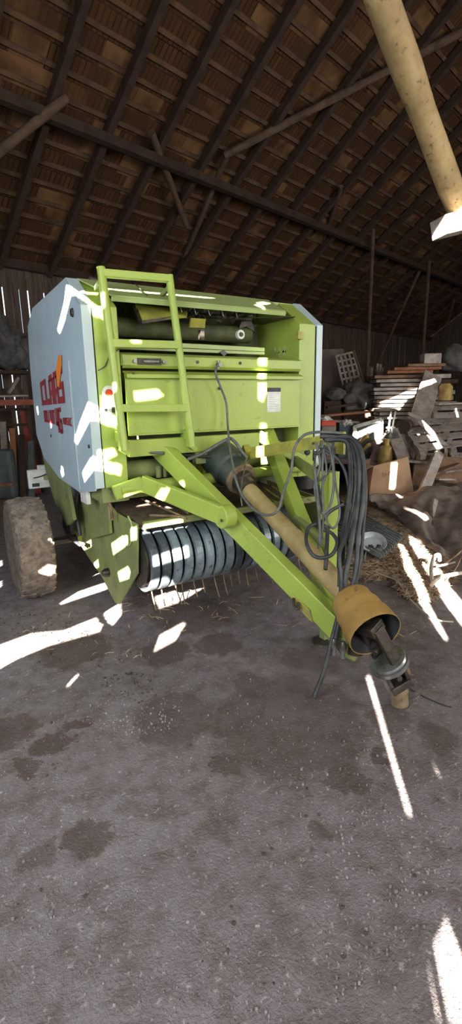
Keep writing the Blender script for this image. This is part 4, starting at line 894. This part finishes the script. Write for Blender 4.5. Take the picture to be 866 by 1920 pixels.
fr = thing('machine_panel', 'grey panel in a white frame with two yellow straps', 'panel', onbench(690))
A_, B_, C_, D_ = bench_pt(663, 800), bench_pt(713, 786), bench_pt(711, 862), bench_pt(668, 866)
mb = MB(); mb.prism([A_, B_, C_, D_], camf * .05); P('panel_face', mb, DGREY, fr)
for s_, e_ in ((A_, B_), (B_, C_), (A_, D_)):
    mb = MB(); mb.bar(s_ - camf * .03, e_ - camf * .03, .06, .09, camf); P('panel_rim', mb, WHITE, fr)
for uu, vv_ in ((676, 828), (680, 844)):
    mb = MB(); a = bench_pt(uu, vv_, .2); b = bench_pt(uu + 14, vv_ - 10, .2); mb.tube([a, a.lerp(b, .5) + Vector((0, 0, .03)) - camf * .03, b], .035, 8); P('yellow_strap', mb, YEL, fr, True)
mb = MB()
for uu, vv_ in ((690, 811), (697, 824), (694, 852)): q = bench_pt(uu, vv_, .24); mb.cyl(q, q - camf * .02, .02, 10)
P('panel_hole', mb, BLACK, fr)
def crate(u0, v0, u1, v1, k, dep, mt, name, label, cat, fn_=None):
    a, b = bench_pt(u0, v1, k), bench_pt(u1, v0, k); w_ = (b - a).dot(camr); h = b.z - a.z; a.z = max(a.z, BZ)
    mb = MB(); mb.obox(a + camr * w_ / 2 + camf * dep / 2 + Vector((0, 0, h / 2)), camr * w_ / 2, camf * dep / 2, (0, 0, h / 2)); return mb
mb = crate(602, 803, 630, 866, .05, .3, DGREY, '', '', ''); tag(mb.build('grey_carton', OWOOD, None, False, .005), 'tall weathered carton behind the hose arm under the red crate', 'carton')
q = bench_pt(602, 803, .05); mb = MB(); mb.obox(q + camr * .14 + camf * .15 + Vector((0, 0, .065)), camr * .13, camf * .13, (0, 0, .06)); o = tag(mb.build('red_crate', REDPL, None, False, .01), 'small red crate with white rags in it', 'crate')
blob('white_rag', q + camr * .1 + camf * .1 + Vector((0, 0, .11)), (.1, .08, .05), WHITE, 'crumpled white rag lying on the red crate', 'rag', 4, .5)
mb = crate(634, 800, 662, 866, .4, .25, DGREY, '', '', ''); tag(mb.build('blue_grey_box', mat('blue_grey_box', rgb(90, 112, 120), .6, 0, rgb(70, 84, 90), 6), None, False, .01), 'blue grey box directly behind the end of the hose arm', 'box')
q = bench_pt(650, 800, .4); blob('white_rag', q + Vector((0, 0, .0)), (.12, .1, .06), WHITE, 'white rag bundled on the blue grey box', 'rag', 9, .5)
mb = MB(); a = bench_pt(684, 866, .02); mb.obox(Vector((a.x, a.y, BZ + .025)) + camr * .16 + camf * .1, camr * .2, camf * .12, (0, 0, .022)); tag(mb.build('flat_blue_tray', BLUE, None, False, .004), 'flat blue and white tray in front of the framed panel', 'tray')
q = D(722, 868, 7.95); q.z = 0; mb = MB(); zt_ = D(722, 822, 7.95).z; mb.lathe(q, Vector((q.x, q.y, zt_)), [(0, .12), (.7, .12), (.86, .1), (.9, .05), (1, .05)], 16); tag(mb.build('yellow_canister', YEL, None, True), 'dull yellow canister standing right of the framed panel', 'canister')
# boards: leaning board, stacks
rs = random.Random(4)
def stack(u0, u1, vt, vb, n_, d_, mats, group, base, tilt=0.0, ru=16, deep=.5):
    ptop, pbot = D((u0 + u1) / 2, vt, d_), D((u0 + u1) / 2, vb, d_); h = (ptop.z - pbot.z) / n_
    wd = (u1 - u0) / F * d_
    for i in range(n_):
        z = pbot.z + h * (i + .5); sh_ = (vt + (vb - vt) * (1 - (i + .5) / n_))
        uu = u0 + (u1 - u0) * (1 - (i + .5) / n_) * 0 + rs.uniform(0, ru); c = D(uu, sh_, d_); c.z = z
        L_ = wd * rs.uniform(.85, 1.05); ang = rs.uniform(-.06, .06) + tilt; e = camr * math.cos(ang) + camf * math.sin(ang)
        m_ = mats[rs.randrange(len(mats))]
        which = ['lowest', 'second from the bottom', 'third from the bottom', 'fourth from the bottom', 'fifth from the bottom', 'sixth from the bottom', 'seventh from the bottom', 'eighth from the bottom', 'ninth from the bottom', 'tenth from the bottom', 'eleventh from the bottom', 'twelfth from the bottom', 'thirteenth from the bottom'][i]
        if i == n_ - 1: which = 'topmost'
        mb = MB(); mb.obox(c + e * L_ / 2 + camf * deep / 2, e * L_ / 2, e.cross(Vector((0, 0, 1))) * deep / 2, (0, 0, h * .36)); tag(mb.build('stacked_board', m_, None, False, .003), which + ' board of ' + base, 'board', group)
    return pbot
stack(700, 796, 702, 795, 12, 9.0, [GWOOD, OWOOD, GWOOD, BWOOD], 'pale boards stacked behind the pallet', 'the tall pale stack behind the pallet')
stack(792, 850, 700, 792, 9, 9.2, [OWOOD, DWOOD, GWOOD], 'boards stacked right of the leaning plank', 'the dark stack right of the leaning plank', 0, 8)
for (ua, ub, base, dd) in ((705, 790, 'under the tall pale board stack', 9.0), (798, 850, 'under the darker board stack', 9.2)):
    ztop = D((ua + ub) / 2, 796 if ua < 750 else 793, dd).z - .01
    tr_ = thing('trestle', 'old wooden trestle ' + base, 'trestle', Vector((D(ua, 800, dd).x, D(ua, 800, dd).y, 0)))
    for nm_, uu in (('trestle_leg', ua + 6), ('trestle_leg', ub - 8)):
        for kk in (.08, .42):
            q = D(uu, 800, dd) + camf * kk; mb = MB(); mb.bar((q.x, q.y, 0), (q.x, q.y, ztop - .06), .07, .07, camf); P(nm_, mb, OWOOD, tr_)
    a_, b_ = D(ua, 800, dd) + camf * .25, D(ub, 800, dd) + camf * .25; mb = MB(); a_.z = b_.z = ztop - .05; mb.bar(a_, b_, .45, .06); P('trestle_top', mb, OWOOD, tr_)
q = D(704, 700, 9.0).z
ztop_l = D(750, 702, 9.0).z + .01
for i, (u0, u1, vv_, mt_, lb) in enumerate(((735, 822, 686, RWOOD, 'reddish brown board laid over the top of the board stacks'), (722, 806, 694, RWOOD, 'shorter reddish board just above the pale stack'), (760, 830, 681, BWOOD, 'brown board lying highest on the board stacks'))):
    a_ = D(u0, vv_, 9.15); b_ = D(u1, vv_, 9.15); a_.z = b_.z = ztop_l + .035 + [.06, 0, .12][i]; board(a_, b_, .3, .05, mt_, lb)
a_ = D(806, 684, 9.1); mb = MB(); mb.obox((a_.x, a_.y, ztop_l + .27), camr * .16, camf * .12, (0, 0, .09)); tag(mb.build('pale_block', GWOOD, None, False, .01), 'pale wooden block on top of the board stacks', 'block')
blob('dark_bundle', Vector((D(850, 690, 9.3).x, D(850, 690, 9.3).y, ztop_l + .02)), (.35, .3, .28), GSACK, 'dark cloth bundle on top of the right board stack', 'bundle', 12)
pa_, pb_ = D(783, 798, 8.5), D(812, 702, 8.9)
lp = board(pa_ + (pa_ - pb_) * .9, pb_, .36, .035, OWOOD, 'wide grey plank leaning steeply against the board stacks', up=camf)
# pallets
def pallet(c4, n_, mt, label):
    a, b, c, d = c4; nn = (b - a).cross(d - a).normalized()
    if nn.dot(camf) > 0: nn = -nn
    o = thing('wooden_pallet', label, 'pallet', (a + b + c + d) / 4 * 1.0)
    for i in range(n_):
        t0 = i / n_; t1 = t0 + .68 / n_; mb = MB(); mb.prism([a.lerp(d, t0), b.lerp(c, t0), b.lerp(c, t1), a.lerp(d, t1)], -nn * .022); P('pallet_slat', mb, mt, o, bevel=.003)
    for s in (.02, .48, .92):
        p_, q_ = a.lerp(b, s + .02), d.lerp(c, s + .02); mb = MB(); mb.bar(p_ - nn * .07, q_ - nn * .07, .09, .09, nn); P('pallet_stringer', mb, mt, o)
    return o
pallet((D(748, 788, 8.2), D(905, 780, 8.1), D(915, 833, 7.5), D(790, 851, 7.5)), 4, OWOOD, 'tilted wooden pallet with wide gaps lying on the timber heap')
pallet((D(812, 758, 8.9), D(905, 755, 8.9), D(905, 802, 8.6), D(815, 805, 8.6)), 3, OWOOD, 'pallet standing on edge behind the tilted one')
mb = MB(); a = D(835, 735, 8.8); mb.lathe(a - Vector((0, 0, .15)), a + Vector((0, 0, .15)), [(0, .12), (.8, .12), (1, .07)], 14); tag(mb.build('yellow_sack', YEL, None, True), 'dull yellow can standing on the pallet that is on edge', 'can')
mb = MB(); a = D(818, 758, 8.85); a2 = D(905, 754, 8.85); mb.bar(a, a2, .25, .03); tag(mb.build('white_edged_board', GWOOD), 'white-edged board lying on the pallet that is on edge', 'board')
# heap of timber under the pallets
board(D(775, 880, 7.9), D(900, 890, 7.9), .5, .05, BWOOD, 'wide brown board on edge below the tilted pallet', up=camf)
board(D(778, 925, 7.75), D(900, 905, 7.75), .3, .05, OWOOD, 'long pale plank on the heap just above the brown sheet', up=Vector((0, 0, 1)))
board(D(788, 936, 7.3), D(824, 848, 7.7), .16, .05, GWOOD, 'grey plank leaning diagonally in front of the wide brown board', up=camf)
board(D(734, 806, 8.0), D(757, 862, 7.7), .2, .05, OWOOD, 'dark plank leaning left of the tilted pallet', up=camf)
board(D(745, 862, 7.9), D(800, 866, 7.8), .25, .04, OWOOD, 'short plank lying behind the cardboard box')
board(D(786, 789, 7.95), D(836, 838, 7.6), .08, .04, GWOOD, 'narrow lath lying across the tilted pallet', up=camf)
board(D(795, 786, 8.2), D(766, 775, 8.3), .12, .05, GWOOD, 'rounded end of a log by the foot of the leaning plank', 'log')
HL = ['splintered plank', 'narrow plank', 'short dark plank', 'pale lath', 'cracked board', 'thin brown lath', 'wide dark board', 'broken batten']
for i in range(16):
    uu = rs.uniform(790, 850); vv_ = 885 + (i % 8) * 6.5; dd = 7.6 + .04 * i; a = D(uu, vv_, dd); b = D(uu + rs.uniform(30, 70), vv_ + rs.uniform(-28, 8), dd + rs.uniform(-.1, .4)); a.z = max(a.z, .05); b.z = max(b.z, .05)
    board(a, b, rs.uniform(.08, .16), .03, [OWOOD, BWOOD, GWOOD, DWOOD][i % 4], HL[i % 8] + (' near the top of the timber heap below the pallet' if i >= 8 else ' low in the timber heap above the grey blue sheet'), group='broken timber below the pallet')
for i in range(10):
    q = D(800 + i * 9, 900, 8.1); h = D(800, 850 + (i % 3) * 8, 8.1).z; board((q.x, q.y, .0), (q.x + .1, q.y + .1, h), .18, .04, [OWOOD, BWOOD][i % 2], 'upright plank stub supporting the tilted pallet', group='plank stubs under the pallet', up=camf)
# things further back on the right
q = D(740, 830, 8.3); q.z = 0; blob('dark_heap', q, (.5, .4, .62), TARP, 'dark heap of rags between the framed panel and the tilted pallet', 'heap', 15)
mb = MB(); q = D(735, 818, 8.0); mb.lathe(q + Vector((0, 0, -.02)), q + Vector((0, 0, .14)), [(0, .16), (1, .02)], 14); tag(mb.build('sheet_metal_cone', STEEL, None, True), 'small grey metal cone on the heap left of the pallet', 'cone')
mb = MB(); q = D(727, 812, 7.85); q2 = D(733, 772, 7.95); mb.tube([q, q2], .014, 8, 0); mb.tube([q + camr * .06, q2 + camr * .07], .014, 8, 0)
for t in (.25, .7): mb.tube([q.lerp(q2, t) - camr * .04, q.lerp(q2, t) + camr * .1], .014, 8, 0)
tag(mb.build('white_bracket', WHITE, None, True), 'little white metal bracket standing in the sun beside the framed panel', 'bracket')
mb = MB(); q = D(757, 800, 7.95); mb.lathe(q - camr * .02, q + camr * .12 + camf * .2, [(0, .12), (1, .12)], 18); tag(mb.build('log_end', DWOOD), 'round end of a dark log beside the tilted pallet', 'log')
sh_ = board(D(612, 655, 10.5), D(618, 790, 10.3), .75, .02, mat('dull_plywood', rgb(104, 90, 82), .8, 0, rgb(84, 72, 64), 3), 'dull plywood sheet standing upright behind the baler', up=camf)
sh_.location = sh_.location; 
cr = thing('lattice_crate', 'flat lattice crate of small square openings leaning against the plywood', 'crate', D(656, 800, 10))
a, b, c, d = D(630, 668, 10.1), D(662, 660, 10.1), D(678, 728, 9.9), D(646, 734, 9.9)
lo = a + (d - a) * 2.0; lo2 = b + (c - b) * 2.0
for i in range(7):
    mb = MB(); mb.bar(a.lerp(d, i / 6), b.lerp(c, i / 6), .04, .03, camf); P('crate_slat', mb, OWOOD, cr)
for i in range(5):
    mb = MB(); mb.bar(a.lerp(b, i / 4), d.lerp(c, i / 4), .04, .03, camf); P('crate_lath', mb, OWOOD, cr)
for s_, e_ in ((d, lo), (c, lo2)):
    mb = MB(); e2 = Vector(e_); e2.z = 0; mb.bar(s_, e2, .05, .05, camf); P('crate_post', mb, OWOOD, cr)
log(D(690, 740, 9.6), D(662, 655, 9.9), .025, 'thin pole leaning beside the lattice crate', MWOOD, 'leaning_pole', 'pole')
def basebox(u0, u1, vt, d_, dep, mt, name, label, cat):
    a_, b_ = D(u0, vt, d_), D(u1, vt, d_); h = a_.z; w_ = (b_ - a_).dot(camr); c = Vector((a_.x, a_.y, h / 2)) + camr * w_ / 2 + camf * dep / 2
    mb = MB(); mb.obox(c, camr * w_ / 2, camf * dep / 2, (0, 0, h / 2)); return tag(mb.build(name, mt, None, False, .01), label, cat)
basebox(608, 640, 752, 9.3, .5, DWOOD, 'dark_chest', 'dark wooden chest under the grey sacks behind the baler', 'chest')
basebox(644, 700, 770, 9.4, .5, DWOOD, 'timber_block', 'low dark block of timber left of the pale board stack', 'timber')
q = D(628, 752, 9.4); blob('grey_sack', q, (.22, .2, .14), GSACK, 'grey sack lying on the dark chest', 'sack', 3)
q = D(672, 770, 9.6); blob('grey_cover', q, (.4, .25, .3), GSACK, 'rumpled grey cover over the block left of the board stack', 'cover', 6, .35)
q = D(640, 795, 9.7); q.z = 0; blob('grey_plastic_roll', q, (.5, .25, .78), GSACK, 'mound of grey plastic behind the red crate', 'mound', 8, .3)
for i, (ua, va, ub, vb) in enumerate(((600, 780, 690, 772), (604, 788, 672, 792), (612, 764, 668, 758))):
    a, b = D(ua, va, 8.85 - .1 * i), D(ub, vb, 8.85 - .1 * i); board(a, b, .2, .04, [RWOOD, OWOOD, DWOOD][i], ['reddish board lying behind the red crate', 'grey board lying just above the red crate', 'dark board resting over the grey mound'][i])
r3 = random.Random(8)
for i in range(9):
    ua = r3.uniform(690, 720); a = D(ua, 745, 9.8); b = D(ua + r3.uniform(-16, 18), r3.uniform(680, 705), 9.9); a.z = 0 + .02
    board(a, b, .05, .03, [OWOOD, DWOOD][i % 2], 'thin stick standing in the dim bundle left of the pale board stack', 'stick', 'wooden_stick', 'sticks left of the board stack', up=camf)
# ---- left side behind the baler
gb = thing('grey_tank', 'dull grey ribbed metal tank standing behind the wheel at the left edge', 'tank', Z(10, 925))
q = Z(4, 930) - camf * .42; q2 = q + camr * .42
H_ = D(10, 836, GD(10, 925)).z
mb = MB(); mb.obox(Vector((q.x, q.y, H_ / 2 + .01)) - camr * .15 + camf * .2, camr * .6, camf * .2, (0, 0, H_ / 2)); P('tank_body', mb, DGREY, gb, bevel=.08)
for t in (.35, .72):
    mb = MB(); mb.obox(Vector((q.x, q.y, H_ * t)) - camr * .15 + camf * .0, camr * .57, camf * .012, (0, 0, .02)); P('tank_rib', mb, DGREY, gb, bevel=.008)
mb = MB(); mb.bar(q - camr * .7 - camf * .02 + Vector((0, 0, H_ * .3)), q + camr * .43 - camf * .02 + Vector((0, 0, H_ * .32)), .03, .05); P('tank_strip', mb, RWOOD, gb)
rk = thing('red_steel_rack', 'faded red steel rack along the back wall at the left edge', 'rack', Z(20, 935))
mb = MB(); mb.bar(D(-80, 757, 8.1), D(64, 754, 8.9), .12, .1); P('rack_beam', mb, REDP, rk)
mb = MB(); mb.bar(D(-80, 770, 8.1), D(64, 767, 8.9), .1, .05); P('rack_rail', mb, DWOOD, rk)
for (ua, va, ub) in ((42, 770, 56), (14, 770, 24), (-50, 770, -52)):
    a = D(ua, va, 8.55 + ua * .0055); b = Z(ub, 930); b2 = Vector((a.x + .12, a.y, 0)); mb = MB(); mb.bar(a, b2, .08, .08, camf); P('rack_leg', mb, REDP if ua == 42 else DWOOD, rk)
mb = MB(); mb.bar(D(-60, 800, 8.2), D(50, 796, 8.8), .04, .05); P('rack_brace', mb, DWOOD, rk)
board(D(-80, 745, 8.1), D(48, 742, 8.8), .3, .03, GWOOD, 'pale broken board lying on the red rack')
board(D(16, 737, 8.65), D(34, 708, 8.75), .06, .05, OWOOD, 'short diagonal prop standing on the red rack')
a = D(-90, 692, 8.0); b = D(62, 697, 8.8); sf = thing('sack_shelf', 'dark shelf high on the back wall at the left edge carrying grey sacks', 'shelf', (a + b) / 2)
a.z = b.z = a.z; mb = MB(); mb.prism([a, b, b + BV * .45, a + BV * .45], (0, 0, -.05)); P('shelf_board', mb, DWOOD, sf)
for t in (.3, .95): q = a.lerp(b, t); mb = MB(); mb.bar((q.x, q.y, 0), (q.x, q.y, a.z - .05), .08, .08, camf); P('shelf_post', mb, DWOOD, sf)
for i, (uu, rr, lb) in enumerate(((-18, (.5, .26, .62), 'large grey sack heap at the left edge of the high shelf'), (22, (.32, .24, .42), 'middle grey sack of the three on the high shelf'), (52, (.24, .2, .3), 'smallest grey sack on the high shelf next to the baler'))):
    q = a.lerp(b, (uu + 90) / 152.) + BV * .22; q.z = a.z; blob('grey_sack', q, rr, GSACK, lb, 'sack', 20 + i, .35, group='grey sacks on the high shelf')
for i in range(4):
    q = D(8 + i * 16, 900, 8.6); board((q.x, q.y, 0), (q.x + .1, q.y + .05, D(8 + i * 16, 790 + i * 12, 8.6).z), .1, .03, [OWOOD, RWOOD, DWOOD, DGREY][i], ['pale', 'reddish', 'dark', 'greenish'][i] + ' strip of wood leaning under the red rack', up=camf)
# pebbles, clods
def litter(name, spots, n_, rng_, mt, label, seed, cat):
    mb = MB(); r_ = random.Random(seed)
    for i in range(n_):
        u_, v_, ru, rv_ = r_.choice(spots); a = r_.uniform(0, 6.28); k = math.sqrt(r_.random()); q = Z(u_ + ru * k * math.cos(a), v_ + rv_ * k * math.sin(a)); s = r_.uniform(*rng_) ; n0 = 6
        top = q + Vector((r_.uniform(-.3, .3) * s, r_.uniform(-.3, .3) * s, s * r_.uniform(.6, 1.0))); ring = []
        for j in range(n0):
            an = 6.283 * j / n0; ring.append(q + Vector((math.cos(an) * s * r_.uniform(.7, 1.2), math.sin(an) * s * r_.uniform(.7, 1.2), s * .25)))
        low = [Vector((p.x * 1.0, p.y, -.006)) for p in ring]
        mb.add([top] + ring + low, [(0, 1 + j, 1 + (j + 1) % n0) for j in range(n0)] + [(1 + j, 1 + n0 + j, 1 + n0 + (j + 1) % n0, 1 + (j + 1) % n0) for j in range(n0)])
    return tag(mb.build(name, mt, None, False, origin=(0, 0, 0)), label, cat, None, 'stuff')
litter('small_stones', [(433, 1600, 460, 340), (433, 1600, 460, 340), (250, 1340, 90, 40), (730, 1600, 120, 100)], 420, (.002, .006), STONE, 'small pale stones scattered over the dirt floor', 21, 'stones')
litter('tiny_grit', [(433, 1500, 460, 420)], 900, (.001, .003), STONE, 'fine grit scattered over the dirt floor', 23, 'grit')
litter('soil_clods', [(150, 1215, 110, 40), (120, 1400, 90, 60), (60, 1170, 90, 25), (240, 1290, 60, 30), (433, 1550, 430, 300)], 260, (.002, .008), SOILC, 'crumbled dark soil clods on the floor in front of the baler', 22, 'soil')
